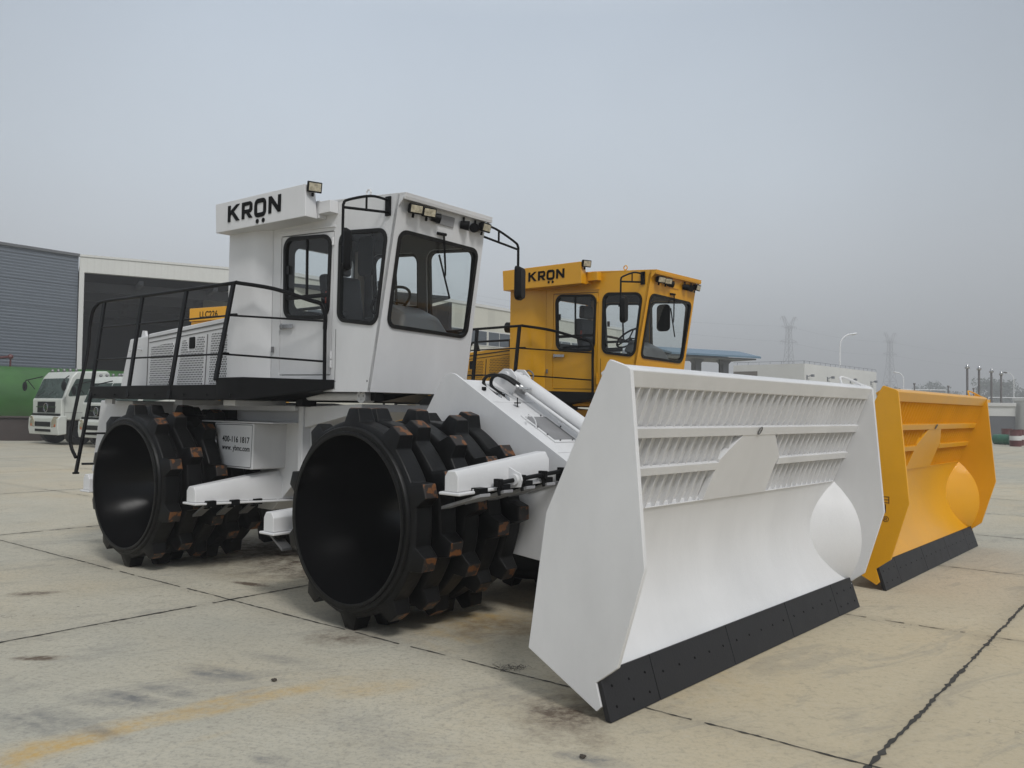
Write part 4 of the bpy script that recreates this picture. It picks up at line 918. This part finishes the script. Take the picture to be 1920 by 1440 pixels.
# canopy
cn = empty('canopy', (9.4, 45, 0), R(28), 'open shelter with a blue sheet roof on grey posts, beyond the yellow cab', 'shelter')
mb = MB()
for x0 in (0,):
    mb.loft([(-2.6, -1.7, 4.48), (3.35, -1.7, 4.48), (3.35, 0, 4.86), (-2.6, 0, 4.86)], [(-2.6, -1.7, 4.58), (3.35, -1.7, 4.58), (3.35, 0, 4.96), (-2.6, 0, 4.96)]); mb.loft([(-2.6, 1.7, 4.48), (3.35, 1.7, 4.48), (3.35, 0, 4.86), (-2.6, 0, 4.86)], [(-2.6, 1.7, 4.58), (3.35, 1.7, 4.58), (3.35, 0, 4.96), (-2.6, 0, 4.96)])
mb.build('roof', BLUE, cn)
mb = MB(); mb.box(-2.5, 3.2, -1.5, 1.5, 4.40, 4.475); mb.build('ceiling', POSTG, cn)
for x in (.4, 2.3):
    mb = MB(); mb.box(x - .19, x + .19, -.19, .19, 0, 4.398); mb.loft([(x - .185, -.185, 4.2), (x + .185, -.185, 4.2), (x + .185, .185, 4.2), (x - .185, .185, 4.2)], [(x - .4, -.185, 4.396), (x + .4, -.185, 4.396), (x + .4, .185, 4.396), (x - .4, .185, 4.396)]); mb.build('post', POSTG, cn, bevel=.01)
mb = MB(); mb.tube([(1.45, -.6, 4.4), (1.45, -.6, 3.5)], .02, 6); mb.ball((1.45, -.6, 3.42), .10, 8); mb.build('hanging_lamp', BLACK, cn)

# white tank house
th_ = empty('white_block', (19.2, 56.0, 0), math.atan2(10.0, 9.0), 'low windowless white building with a row of wall lamps above the white blade', 'building')
mb = MB(); mb.box(0, 13.45, 0, 5.1, 0, 4.9); mb.build('wall', WHITEWALL, th_)
mb = MB()
for x in [i * .9 for i in range(16)]: mb.tube([(x, .05, 4.9), (x, .05, 5.08)], .012, 4)
for y in [i * .8 for i in range(7)]: mb.tube([(0.02, y, 4.9), (0.02, y, 5.08)], .012, 4)
mb.tube([(0, .05, 5.08), (13.45, .05, 5.08)], .012, 4); mb.tube([(0.02, 0, 5.08), (0.02, 5.1, 5.08)], .012, 4); mb.build('roof_rail', POSTG, th_)
for x in (.35, 3.8, 8.0, 12.2):
    mb = MB(); mb.box(x - .04, x + .04, -.05, 0, 3.85, 4.15); mb.tube([(x, -.03, 4.05), (x + .25, -.30, 4.15)], .03, 6); mb.box(x + .10, x + .32, -.40, -.24, 4.04, 4.2); mb.build('wall_lamp', POSTG, th_)
mb = MB(); mb.box(-.06, 0, 3.3, 5.05, 3.1, 4.45); sg = mb.build('notice_board', mat('notice_board_grey', (.16, .145, .13), .6), th_)
mb = MB()
for r_, (y0, n) in enumerate(((4.3, 4), (4.0, 5))):
    for i in range(n):
        y = y0 - i * .20; z = 4.05 - r_ * .36
        mb.box(-.075, -.062, y - .13, y, z, z + .025); mb.box(-.075, -.062, y - .13, y, z + .13, z + .155); mb.box(-.075, -.062, y - .075, y - .055, z + .026, z + .129); mb.box(-.075, -.062, y - .12, y - .085, z + .06, z + .08)
mb.build('notice_lettering', mat('notice_red', (.13, .035, .028), .6), sg)
mb = MB(); mb.box(-.075, -.062, 4.68, 4.88, 4.10, 4.30); mb.build('notice_emblem', mat('notice_dark', (.05, .045, .05), .6), sg)

wb = empty('white_hut', (30.3, 68, 0), R(40), 'small white hut just right of the white building, behind the blade tops', 'hut')
mb = MB(); mb.box(0, 2.2, 0, 2.5, 0, 3.3); mb.build('wall', WHITEWALL, wb); mb = MB(); mb.box(-.1, 2.3, -.1, 2.6, 3.3, 3.42); mb.build('roof', GREYWALL, wb)

# boundary wall, its tall pillar
bw = empty('boundary_wall', (24, 63, 0), math.atan2(57.6 - 63, 34.0 - 24), 'low boundary wall, grey below and white above, at the right', 'wall')
LB = 11.36
mb = MB(); mb.box(0, LB, 0, .3, 0, 1.62); mb.build('wall_base', GREYWALL, bw)
mb = MB(); mb.box(0, LB, -.03, .33, 1.62, 2.28); mb.build('wall_band', WHITEWALL, bw)
mb = MB(); mb.box(-.05, LB + .05, -.12, .42, 2.28, 2.52); mb.build('coping', WHITEWALL, bw, bevel=.02)
mb = MB(Matrix.Translation((34.3, 57.3, 0))); mb.box(0, 1.4, -.5, 1.0, 0, 2.75); mb.box(-.08, 1.5, -.6, 1.1, 2.66, 2.86); tag(mb.build('gate_pillar', WHITEWALL), 'broad white gate pillar at the right edge, ending the boundary wall', 'pillar')

# barrels
def barrel(M, name, label, c1, c2, group=None):
    o = empty(name, M.translation, 0, label, 'barrel', group); Mr = M.to_3x3().to_4x4()
    mb = MB(Mr); pr = [(0, .001), (0, .27), (.0, .285), (.03, .285), (.28, .285), (.30, .298), (.32, .285), (.57, .285), (.59, .298), (.61, .285), (.86, .285), (.885, .292), (.885, .27), (.86, .265), (.86, .001)]
    mb.lathe(pr, 0, 0, 28, axis='z'); mb.build('barrel_body', c1, o, smooth=50)
    if c2:
        mb = MB(Mr); mb.lathe([(.325, .2875), (.33, .2885), (.56, .2885), (.565, .2875)], 0, 0, 28, axis='z'); mb.build('painted_band', c2, o, smooth=50)
    mb = MB(Mr); mb.tube([(.15, .05, .86), (.15, .05, .895)], .03, 8); mb.build('bung', STEEL, o)
    return o
barrel(Matrix.Translation((27.15, 46.0, 0)), 'oil_barrel', 'maroon barrel with a white band standing on the yard by the boundary wall', MAROON, WHITEWALL)
barrel(Matrix.Translation((28.25, 47.6, 0)), 'oil_barrel', 'maroon barrel at the right edge, half behind the white-banded barrel', MAROON, WHITEWALL)
barrel(Matrix.Translation((27.6, 48.8, .30)) @ Matrix.Rotation(R(90), 4, 'X') @ Matrix.Rotation(R(35), 4, 'Y'), 'oil_barrel', 'green barrel lying on its side against the grey wall', GREENB, None)
barrel(Matrix.Translation((28.0, 49.0, 0)) if False else Matrix.Translation((29.3, 50.5, 0)), 'oil_barrel', 'dark maroon barrel standing farthest back by the gate pillar', MAROON, None)

# vent pipes, lamp posts
for (x, y, h, lab) in ((33.1, 62, 5.36, 'tallest dark vent pipe with a round cap, leftmost of the four'), (34.5, 63, 5.32, 'dark vent pipe with a round cap, second from the left of the four'),
                       (37.1, 66, 5.30, 'dark vent pipe with a round cap, third from the left of the four'), (39.0, 68, 5.21, 'dark vent pipe with a round cap, rightmost of the four')):
    o = empty('vent_pipe', (x, y, 0), 0, lab, 'vent pipe', 'vent pipes behind the boundary wall')
    mb = MB(); mb.tube([(0, 0, 0), (0, 0, h - .28)], .075, 12); mb.build('pipe', PIPE, o, smooth=50)
    mb = MB(); mb.lathe([(h - .34, .08), (h - .32, .15), (h - .20, .16), (h - .18, .10), (h - .05, .09), (h, .02)], 0, 0, 14, axis='z'); mb.build('cap', CHROME, o, smooth=50)
def lamp_post(x, y, h, s, label, thick=.07, dark=False):
    o = empty('street_lamp', (x, y, 0), 0, label, 'street lamp', 'lamp posts around the yard')
    mb = MB(); mb.tube([(0, 0, 0), (0, 0, h * .6)], thick * 1.15, 8); mb.tube(smoothpath([(0, 0, h * .6), (0, 0, h * .86), (s * h * .02, 0, h * .94), (s * h * .07, 0, h * .985), (s * h * .12, 0, h)], 5), thick * .8, 8); mb.build('pole', LAMPW, o, smooth=50)
    mb = MB(Matrix.Translation((s * h * .145, 0, h * 1.0)) @ Matrix.Rotation(R(-12 * s), 4, 'Y')); mb.ball((0, 0, 0), .36 * h / 10, 12, sz=.35); mb.v = [(a if True else a, b, c) for a, b, c in mb.v]; mb.build('lamp_head', PIPE if dark else LAMPW, o, smooth=60)
    return o
lamp_post(34.6, 90, 10.1, 1, 'tall white curved street lamp rising above the white building', .09)
lamp_post(45.9, 100, 6.6, -1, 'white street lamp curving left, between the two blades')
lamp_post(55.9, 95, 6.5, -1, 'white lamp post with a dark head at the far right', .05, True)
lamp_post(16.6, 68, 6.0, -1, 'white street lamp curving left beside the blue canopy')
lamp_post(26.0, 82, 6.2, -1, 'white street lamp peeking over the white building corner')
lamp_post(32.6, 82, 5.7, -1, 'low white street lamp peeking over the white building roof')

# small yellow loader far beyond the wall
ld = empty('wheel_loader', (43.6, 80, 0), R(10), 'small yellow loader far off behind the boundary wall', 'loader')
mb = MB(); mb.box(-1.6, 1.6, -.9, .9, 1.6, 2.6); mb.box(-.3, .9, -.8, .8, 2.6, 3.15); mb.build('body', YELLOW, ld, bevel=.05)
for x in (-1.1, 1.1):
    for y in (-1.0, .8): mb = MB(); mb.lathe([(y, .2), (y, .75), (y + .3, .75), (y + .3, .2)], x, .76, 20, close=True); mb.build('wheel', RUBBER, ld)
mb = MB(); mb.bar((-1.5, 0, 2.2), (-2.6, 0, 2.6), .3, .25); mb.box(-3.0, -2.5, -.8, .8, 2.3, 2.8); mb.build('loader_arm', YELLOW, ld)
gt = empty('gate_frame', (50.3, 90, 0), R(0), 'thin white pipe goal frame beyond the wall near the far right', 'frame')
mb = MB(); mb.tube([(0, 0, 0), (0, 0, 3.6), (4.0, 0, 3.6), (4.0, 0, 0)], .05, 6); mb.build('pipe_frame', LAMPW, gt)
gt = empty('gate_frame', (40.2, 90, 0), R(0), 'thin white pipe frame between the two blades under the curved lamp', 'frame')
mb = MB(); mb.tube([(0, 0, 0), (0, 0, 4.3), (5.6, 0, 4.3), (5.6, 0, 0)], .05, 6); mb.build('pipe_frame', LAMPW, gt)
for x, y, h, lab in ((36.8, 78, 4.4, 'thin dark bollard post left of the vent pipes'), (39.9, 78, 4.2, 'thin dark post beside the first vent pipe'), (43.3, 80, 4.1, 'thin dark post right of the first vent pipe')):
    mb = MB(Matrix.Translation((x, y, 0))); mb.tube([(0, 0, 0), (0, 0, h)], .06, 8); mb.lathe([(h, .06), (h, .10), (h + .14, .10), (h + .14, .02)], 0, 0, 8, axis='z'); tag(mb.build('thin_post', PIPE), lab, 'post')

# pylons
def pylon(x, y, h, rz, label):
    SC = h / 41.5
    o = empty('lattice_pylon', (x, y, 0), rz, label, 'pylon', 'lattice pylons in the haze'); o.scale = (SC,) * 3; h = 41.5
    mb = MB(); P = mat('galvanised_steel', (.15, .155, .16), .6) if 'galvanised_steel' not in bpy.data.materials else bpy.data.materials['galvanised_steel']
    lv = [(0, 5.2), (.16, 3.9), (.30, 2.9), (.42, 2.1), (.52, 1.6), (.60, 1.3), (.67, 1.1), (.74, .95), (.80, .85), (.86, .8), (.90, .8)]
    C4 = ((1, 1), (1, -1), (-1, -1), (-1, 1))
    for i in range(len(lv) - 1):
        z0, a = lv[i][0] * h, lv[i][1]; z1, b = lv[i + 1][0] * h, lv[i + 1][1]
        for j in range(4):
            p, q = C4[j], C4[(j + 1) % 4]
            mb.tube([(p[0] * a, p[1] * a, z0), (p[0] * b, p[1] * b, z1)], .14, 4, cap=False)
            mb.tube([(p[0] * a, p[1] * a, z0), (q[0] * b, q[1] * b, z1)], .07, 3, cap=False); mb.tube([(q[0] * a, q[1] * a, z0), (p[0] * b, p[1] * b, z1)], .07, 3, cap=False); mb.tube([(p[0] * b, p[1] * b, z1), (q[0] * b, q[1] * b, z1)], .08, 3, cap=False)
    mb.build('tower_body', P, o)
    for z, L_ in ((.90, 4.2), (.74, 4.6)):
        mb = MB()
        for s in (-1, 1):
            if z == .90:
                for y_ in (-.6, .6): mb.tube([(s * .8, y_, h * .86), (s * L_ * .75, y_, h * 1.0)], .12, 4); mb.tube([(s * .2, y_, h * .90), (s * L_ * .75, y_, h * 1.0)], .10, 4); mb.tube([(s * L_ * .75, y_, h), (s * L_, y_, h * .965)], .1, 4)
                mb.tube([(s * .8, 0, h * .88), (s * L_, 0, h * .90), (s * .8, 0, h * .91)], .10, 4)
            else:
                mb.tube([(s * .9, .4, h * z), (s * L_, 0, h * (z + .005)), (s * .9, -.4, h * z)], .12, 4); mb.tube([(s * .9, 0, h * (z + .035)), (s * L_, 0, h * (z + .006))], .1, 4)
            for k in range(3): mb.tube([(s * L_ * (.5 + .25 * k), 0, h * z * 1.0), (s * L_ * (.5 + .25 * k), 0, h * z - 1.2)], .06, 3)
        mb.build('cross_arm', P, o)
pylon(194.6, 600, 70, R(25), 'lattice pylon fading in the haze, the taller one left of the street lamp')
pylon(292.4, 660, 65.4, R(25), 'lattice pylon fading in the haze behind the gap between the blades')
PL = mat('power_line_wire', (.12, .12, .13), .7)
for k, (z1, z2) in enumerate(((52, 48.0), (63, 58.0))):
    mb = MB(); pts = []
    for a, b in (((-100, 480, 80), (194.6, 600, z1)), ((194.6, 600, z1), (292.4, 660, z2)), ((292.4, 660, z2), (580, 810, z2 + 2))):
        for i in range(13): t = i / 12; p = Vector(a).lerp(Vector(b), t); p.z -= 18 * t * (1 - t) * ((Vector(b) - Vector(a)).length / 200); pts.append(p)
    mb.tube(pts, .06, 4); tag(mb.build('power_line', PL), ('upper' if k else 'lower') + ' thin power line sagging between the hazy pylons', 'power line')

# trees in the haze
def leaf_mat(name, c):
    m = mat(name, c, .7, var=.4, vscale=.6); return m
LEAF = leaf_mat('hazy_foliage', (.045, .075, .035)); BARK = mat('bark', (.06, .045, .035), .9)
def tree(x, y, h, w_, label, seed, conifer=False):
    q = random.Random(seed); o = empty('tree', (x, y, 0), 0, label, 'tree', 'trees along the far edge')
    mb = MB(); mb.tube([(0, 0, 0), (.1, 0, h * .35), (-.05, 0, h * .8)], .22, 7, r2=.06)
    for i in range(5): a = q.random() * 6.3; mb.tube([(0, 0, h * (.3 + .1 * i)), (math.cos(a) * w_ * .3, math.sin(a) * w_ * .3, h * (.45 + .1 * i))], .08, 5, r2=.03)
    mb.build('trunk', BARK, o)
    mb = MB(); cl = []
    for i in range(26):
        t = q.random(); z = h * (.18 + .78 * t); rad = w_ * .5 * (1.15 - t if conifer else math.sin(math.pi * (.12 + .80 * t)) ** .7) ; a = q.random() * 6.28; r_ = rad * q.random() ** .5
        cl.append((r_ * math.cos(a), r_ * math.sin(a), z, w_ * (.10 + .10 * q.random())))
    for cx_, cy_, cz_, cr in cl:
        for i in range(70):
            v = Vector((q.gauss(0, 1), q.gauss(0, 1), q.gauss(0, .9))).normalized() * cr * q.random() ** .4; c = Vector((cx_, cy_, cz_)) + v
            u = Vector((q.gauss(0, 1), q.gauss(0, 1), q.gauss(0, 1))).normalized() * (.30 + .22 * q.random()); t = Vector((q.gauss(0, 1), q.gauss(0, 1), q.gauss(0, 1))).normalized() * (.26 + .2 * q.random())
            mb.add([c - u, c + t, c + u, c - t], [(0, 1, 2, 3)])
    mb.build('crown', LEAF, o)
TR = [(1663, 722, 240, 2.6, 1, 'thin pointed tree under the right pylon'), (1678, 725, 240, 2.4, 1, 'thin pointed tree right beside the pylon foot'), (1690, 728, 235, 2.8, 0, 'small round tree by the curved street lamp'),
      (1716, 724, 240, 2.6, 1, 'lone thin tree right of the curved street lamp'), (1735, 730, 225, 4.5, 0, 'left part of the bushy clump over the yellow blade'), (1746, 717, 225, 5.0, 0, 'tallest bushy tree of the clump over the yellow blade'), (1756, 721, 225, 4.6, 0, 'bushy tree at the right of the clump over the yellow blade'),
      (1774, 738, 230, 6.0, 0, 'low broad tree between the clump and the vent pipes'), (1845, 713, 190, 4.2, 0, 'tall tree behind the second vent pipe'), (1857, 712, 190, 4.2, 0, 'tall tree between the second and third vent pipes'), (1868, 716, 190, 4.0, 0, 'tall tree behind the third vent pipe'),
      (1882, 717, 192, 4.2, 0, 'tall tree behind the rightmost vent pipe'), (1894, 717, 192, 4.6, 0, 'full tree right of the vent pipes'), (1914, 738, 200, 4.0, 0, 'low tree at the right edge beyond the pillar')]
for i, (px, py, d, w_, cf, lab) in enumerate(TR):
    hor = 768 + .01396 * (px - 960); x = (px - 960) / 1600 * d; d *= 1.75; x *= 1.75; h = 1.6 + (hor - py) / 1600 * d
    tree(x, d, h, w_ * (2.9 if not cf else 2.8), lab + ', faint in the haze', 100 + i, bool(cf))
mb = MB(); q = random.Random(5)
for i in range(3400):
    x = q.uniform(-70, 420); y = q.uniform(455, 500); hh = 9.0 + 4.0 * (math.sin(x * .07) * .5 + .5) + q.random() * 2.2
    for j in range(5):
        c = Vector((x + q.gauss(0, 1.2), y, q.random() * hh)); u = Vector((q.gauss(0, 1), 0, q.gauss(0, 1))).normalized() * 1.2; t = Vector((q.gauss(0, 1), q.gauss(0, 1), q.gauss(0, 1))).normalized() * 1.0
        mb.add([c - u, c + t, c + u, c - t], [(0, 1, 2, 3)])
stuff(mb.build('far_hedgerow', LEAF), 'low belt of bushes far off, almost lost in the haze', 'hedgerow')

# green storage tank behind the trucks
tk = empty('green_tank', (-24.4, 39.0, 0), math.atan2(12.0, 11.0), 'big green cylindrical tank lying behind the white trucks at the left', 'tank')
def lathx(mb, prof, cz, n=40):   # axis along local x
    k = len(prof); vs_ = [(x, r * math.cos(2 * math.pi * j / n), cz + r * math.sin(2 * math.pi * j / n)) for x, r in prof for j in range(n)]
    mb.add(vs_, [(i * n + j, i * n + (j + 1) % n, (i + 1) * n + (j + 1) % n, (i + 1) * n + j) for i in range(k - 1) for j in range(n)])
mb = MB(); lathx(mb, [(-7, .01), (-7, 1.0), (-6.8, 1.45), (-6.4, 1.5), (9, 1.5), (9.4, 1.4), (9.6, 1.0), (9.6, .01)], 1.80); mb.build('tank_shell', GREENT, tk, smooth=50)
for x in (-3, 2.0, 6.5): mb = MB(); mb.box(x, x + .6, -1.25, 1.25, 0, 1.3); mb.build('tank_saddle', BROWNM, tk)
mb = MB(); mb.tube([(-.9, 0, 3.28), (-.9, 0, 3.5)], .35, 14); mb.tube([(-.9, 0, 3.5), (.1, 0, 3.55), (1.2, 0, 3.72)], .05, 6); mb.build('tank_hatch', BLACK, tk, smooth=40)
mb = MB(); mb.tube([(1.3, 0, 3.3), (1.3, 0, 3.82)], .04, 6); mb.ball((1.3, 0, 3.75), .13, 8); mb.tube([(.2, 0, 3.58), (1.25, 0, 3.74)], .06, 6); mb.build('valve', MAROON, tk)
mb = MB(Matrix.Translation((-21.2, 36.4, 0)) @ Matrix.Rotation(R(15), 4, 'Z')); mb.box(-.6, 1.2, -.5, .9, 0, .95); mb.box(-.7, 1.3, -.6, 1.0, .95, 1.02)
tag(mb.build('brown_plinth', BROWNM, bevel=.03), 'dark brown block of masonry below the green tank, left of the first truck', 'plinth')

# ------------------------------------------------------------------ trucks
def truck(x, y, ang, sc, label, proto=[None]):
    """forward = local +x; origin under the middle of the front"""
    if proto[0]:
        r = proto[0].copy(); col.objects.link(r); r['label'] = label
        for ch in proto[0].children:
            c = ch.copy(); col.objects.link(c); c.parent = r
            for g in ch.children: d = g.copy(); col.objects.link(d); d.parent = c
        r.location = (x, y, 0); r.rotation_euler = (0, 0, ang); r.scale = (sc,) * 3; return r
    r = empty('truck', (x, y, 0), ang, label, 'truck', 'white trucks parked at the left'); r.scale = (sc,) * 3; proto[0] = r
    W2 = 1.22
    mb = MB(); mb.prism([(0, .95), (.02, 1.75), (-.06, 1.82), (-.36, 2.62), (-.55, 2.84), (-1.75, 2.90), (-1.85, 2.80), (-1.85, .95)], -W2, W2)
    cab = mb.build('truck_cab', TRUCKW, r, bevel=.06, seg=3)
    mb = MB(); n = Vector((.936, 0, .351)); lp = rounded([(-1.15, -.05), (1.15, -.05), (1.08, .82), (-1.08, .82)], .08, 4); d = Vector((-.30, 0, .80)).normalized()
    mb.loft([tuple(Vector((-.050, u, 1.80)) + d * v + n * .004) for u, v in lp], [tuple(Vector((-.050, u, 1.80)) + d * v + n * .02) for u, v in lp]); ws = mb.build('windshield', DGLASS, r)
    mb = MB(); [mb.tube([(.012, s, 1.83), (-.06, s + .5, 2.05)], .012, 4) for s in (-.9, -.1)]; mb.build('wiper', BLACK, ws)
    for s in (-1, 1):
        mb = MB(); mb.prism(rounded([(-.22, 1.86), (-.34, 2.20), (-.52, 2.55), (-1.20, 2.58), (-1.20, 1.98), (-.80, 1.92)], .05, 3), s * W2 - .002 * s, s * (W2 + .008)); mb.build('side_window', DGLASS, r)
        mb = MB(); mb.bar((-.12, s * (W2 + .002), 1.0), (-.12, s * (W2 + .002), 1.85), .005, .012); mb.bar((-1.28, s * (W2 + .002), 1.0), (-1.28, s * (W2 + .002), 2.55), .005, .012); mb.bar((-.12, s * (W2 + .002), 1.25), (-1.28, s * (W2 + .002), 1.25), .005, .012); mb.box(-1.15, -1.0, s * W2, s * (W2 + .02), 1.75, 1.80); mb.build('door_gap', SEAMW, r)
        mb = MB(); mb.tube([(-.30, s * 1.1, 2.66), (.12, s * 1.62, 2.50), (.14, s * 1.64, 2.42)], .022, 6); mb.tube([(-.05, s * 1.2, 2.15), (.06, s * 1.55, 2.48)], .018, 6); mi = mb.build('mirror_arm', BLACK, r)
        mb = MB(Matrix.Translation((.14, s * 1.66, 2.26))); mb.ball((0, 0, 0), .17, 12, sz=1.15); mb.v = [(.14 + (a - .14) * .4, b, c) for a, b, c in mb.v]; mb.build('mirror_head', BLACK, mi, smooth=60)
        mb = MB(); mb.loft([(.125, s * .72, .66), (.125, s * 1.10, .70), (.10, s * 1.22, 1.08), (.12, s * .90, 1.10), (.125, s * .74, .92)], [(.150, s * .73, .67), (.150, s * 1.09, .71), (.118, s * 1.20, 1.07), (.145, s * .91, 1.09), (.150, s * .75, .92)]); hl = mb.build('headlight', LENS, r)
        mb = MB(); mb.box(.151, .156, s * 1.0 - .02, s * 1.0 + .08, .70, .80); mb.build('indicator', mat('amber', (.45, .10, .02), .3) if 'amber' not in bpy.data.materials else bpy.data.materials['amber'], hl)
        for k in (-.75, -3.6, -4.9):
            mb = MB(); y0, y1 = (s * .85, s * 1.17); mb.lathe([(y0, .25), (y0, .50), (y1, .50), (y1, .30), (s * 1.05, .25), (s * 1.05, .01)], k, .50, 24); mb.build('wheel', RUBBER, r, smooth=40)
    mb = MB(); mb.prism([(-.20, .42), (.10, .38), (.145, .62), (.13, 1.02), (.05, 1.12), (-.2, 1.12)], -W2 - .03, W2 + .03); bu = mb.build('bumper', TRUCKW, r, bevel=.03)
    mb = MB(); mb.box(.148, .155, -.66, .66, .70, .88); mb.box(.135, .142, -.66, .66, .50, .60); mb.build('lower_grille', BLACK, bu)
    mb = MB(); mb.box(.005, .05, -W2 + .06, W2 - .06, 1.12, 1.20); mb.build('gap_strip', BLACK, r)
    mb = MB(); mb.prism(rounded([(.022, 1.24), (.034, 1.24), (.030, 1.66), (.018, 1.66)], .002, 1), -.74, .74); gr = mb.build('front_grille', BLACK, r)
    mb = MB(); mb.box(.034, .045, -.82, .82, 1.44, 1.47); mb.tube([(.035, .16 * math.cos(j / 16 * 6.2832), 1.43 + .17 * math.sin(j / 16 * 6.2832)) for j in range(17)], .02, 6, cap=False); mb.tube([(.03, 0, 1.43), (.045, 0, 1.43)], .10, 14); mb.build('grille_emblem', CHROME, gr)
    for yy in (-1.0, -.5, 0, .5, 1.0): mb = MB(); mb.ball((-.62, yy, 2.90), .07, 8); mb.build('marker_light', STEEL, r)
    mb = MB(); mb.box(-6.0, -.3, -.45, .45, .60, .92); mb.box(-1.8, -1.0, -1.1, 1.1, .45, 1.0); mb.build('chassis', BLACK, r)
    mb = MB(); mb.box(-6.2, -2.2, -1.2, 1.2, .95, 2.1); mb.build('cargo_bed', mat('bed_grey', (.25, .25, .24), .6), r, bevel=.03)
    return r
ang = math.atan2(-.79, -.61)
truck(-18.1, 33.25, ang, 1.0, 'nearest white truck at the left, its whole windscreen and grille in view')
truck(-15.15, 31.2, ang, .92, 'middle white truck, seen between the rails of the white machine ladder')
truck(-13.15, 28.6, ang, .90, 'third white truck, mostly hidden behind the white machine rear drum')

# third machine behind: only its lettered housing shows over the white hood
tm = empty('yellow_machine', (-6.15, 18.0, 0), R(-31), 'yellow machine housing seen over the white hood between the rails', 'machine')
mb = MB(); mb.box(-1.05, .75, 0, .6, 3.42, 3.70); hb_ = mb.build('roof_housing', YELLOW, tm, bevel=.01)
mb = MB(); mb.box(-1.05, .75, .05, 1.0, 3.28, 3.415); mb.box(-.2, .6, .12, .8, 1.0, 3.28); mb.build('housing_column', YELLOW, tm, bevel=.01)
mb = MB(); mb.box(-.3, .6, .2, 1.4, .9, 2.4); mb.build('machine_body', YELLOW, tm, bevel=.03)
for x in (.15,): mb = MB(); mb.lathe([(.1, .6), (.1, .78), (1.3, .78), (1.3, .6)], x, .8, 28, close=True); mb.build('roller_drum', DRUM, tm)
text_mesh('model_lettering', "LLC226", .185, side_text(-.72, -.004, 3.49), hb_, TEXT, bold=.003, ext=.001, sx=.95)

# ------------------------------------------------------------------ haze
hz = bpy.data.materials.new('haze_air'); hz.use_nodes = True; t = hz.node_tree; t.nodes.clear()
o_ = t.nodes.new('ShaderNodeOutputMaterial'); pv = t.nodes.new('ShaderNodeVolumePrincipled'); pv.inputs['Color'].default_value = (.985, .99, 1.0, 1); pv.inputs['Density'].default_value = .0022; pv.inputs['Anisotropy'].default_value = 0.0
t.links.new(pv.outputs[0], o_.inputs['Volume'])
mb = MB(); mb.box(-1350, 1350, -90, 1350, -1, 90); stuff(mb.build('haze', hz))
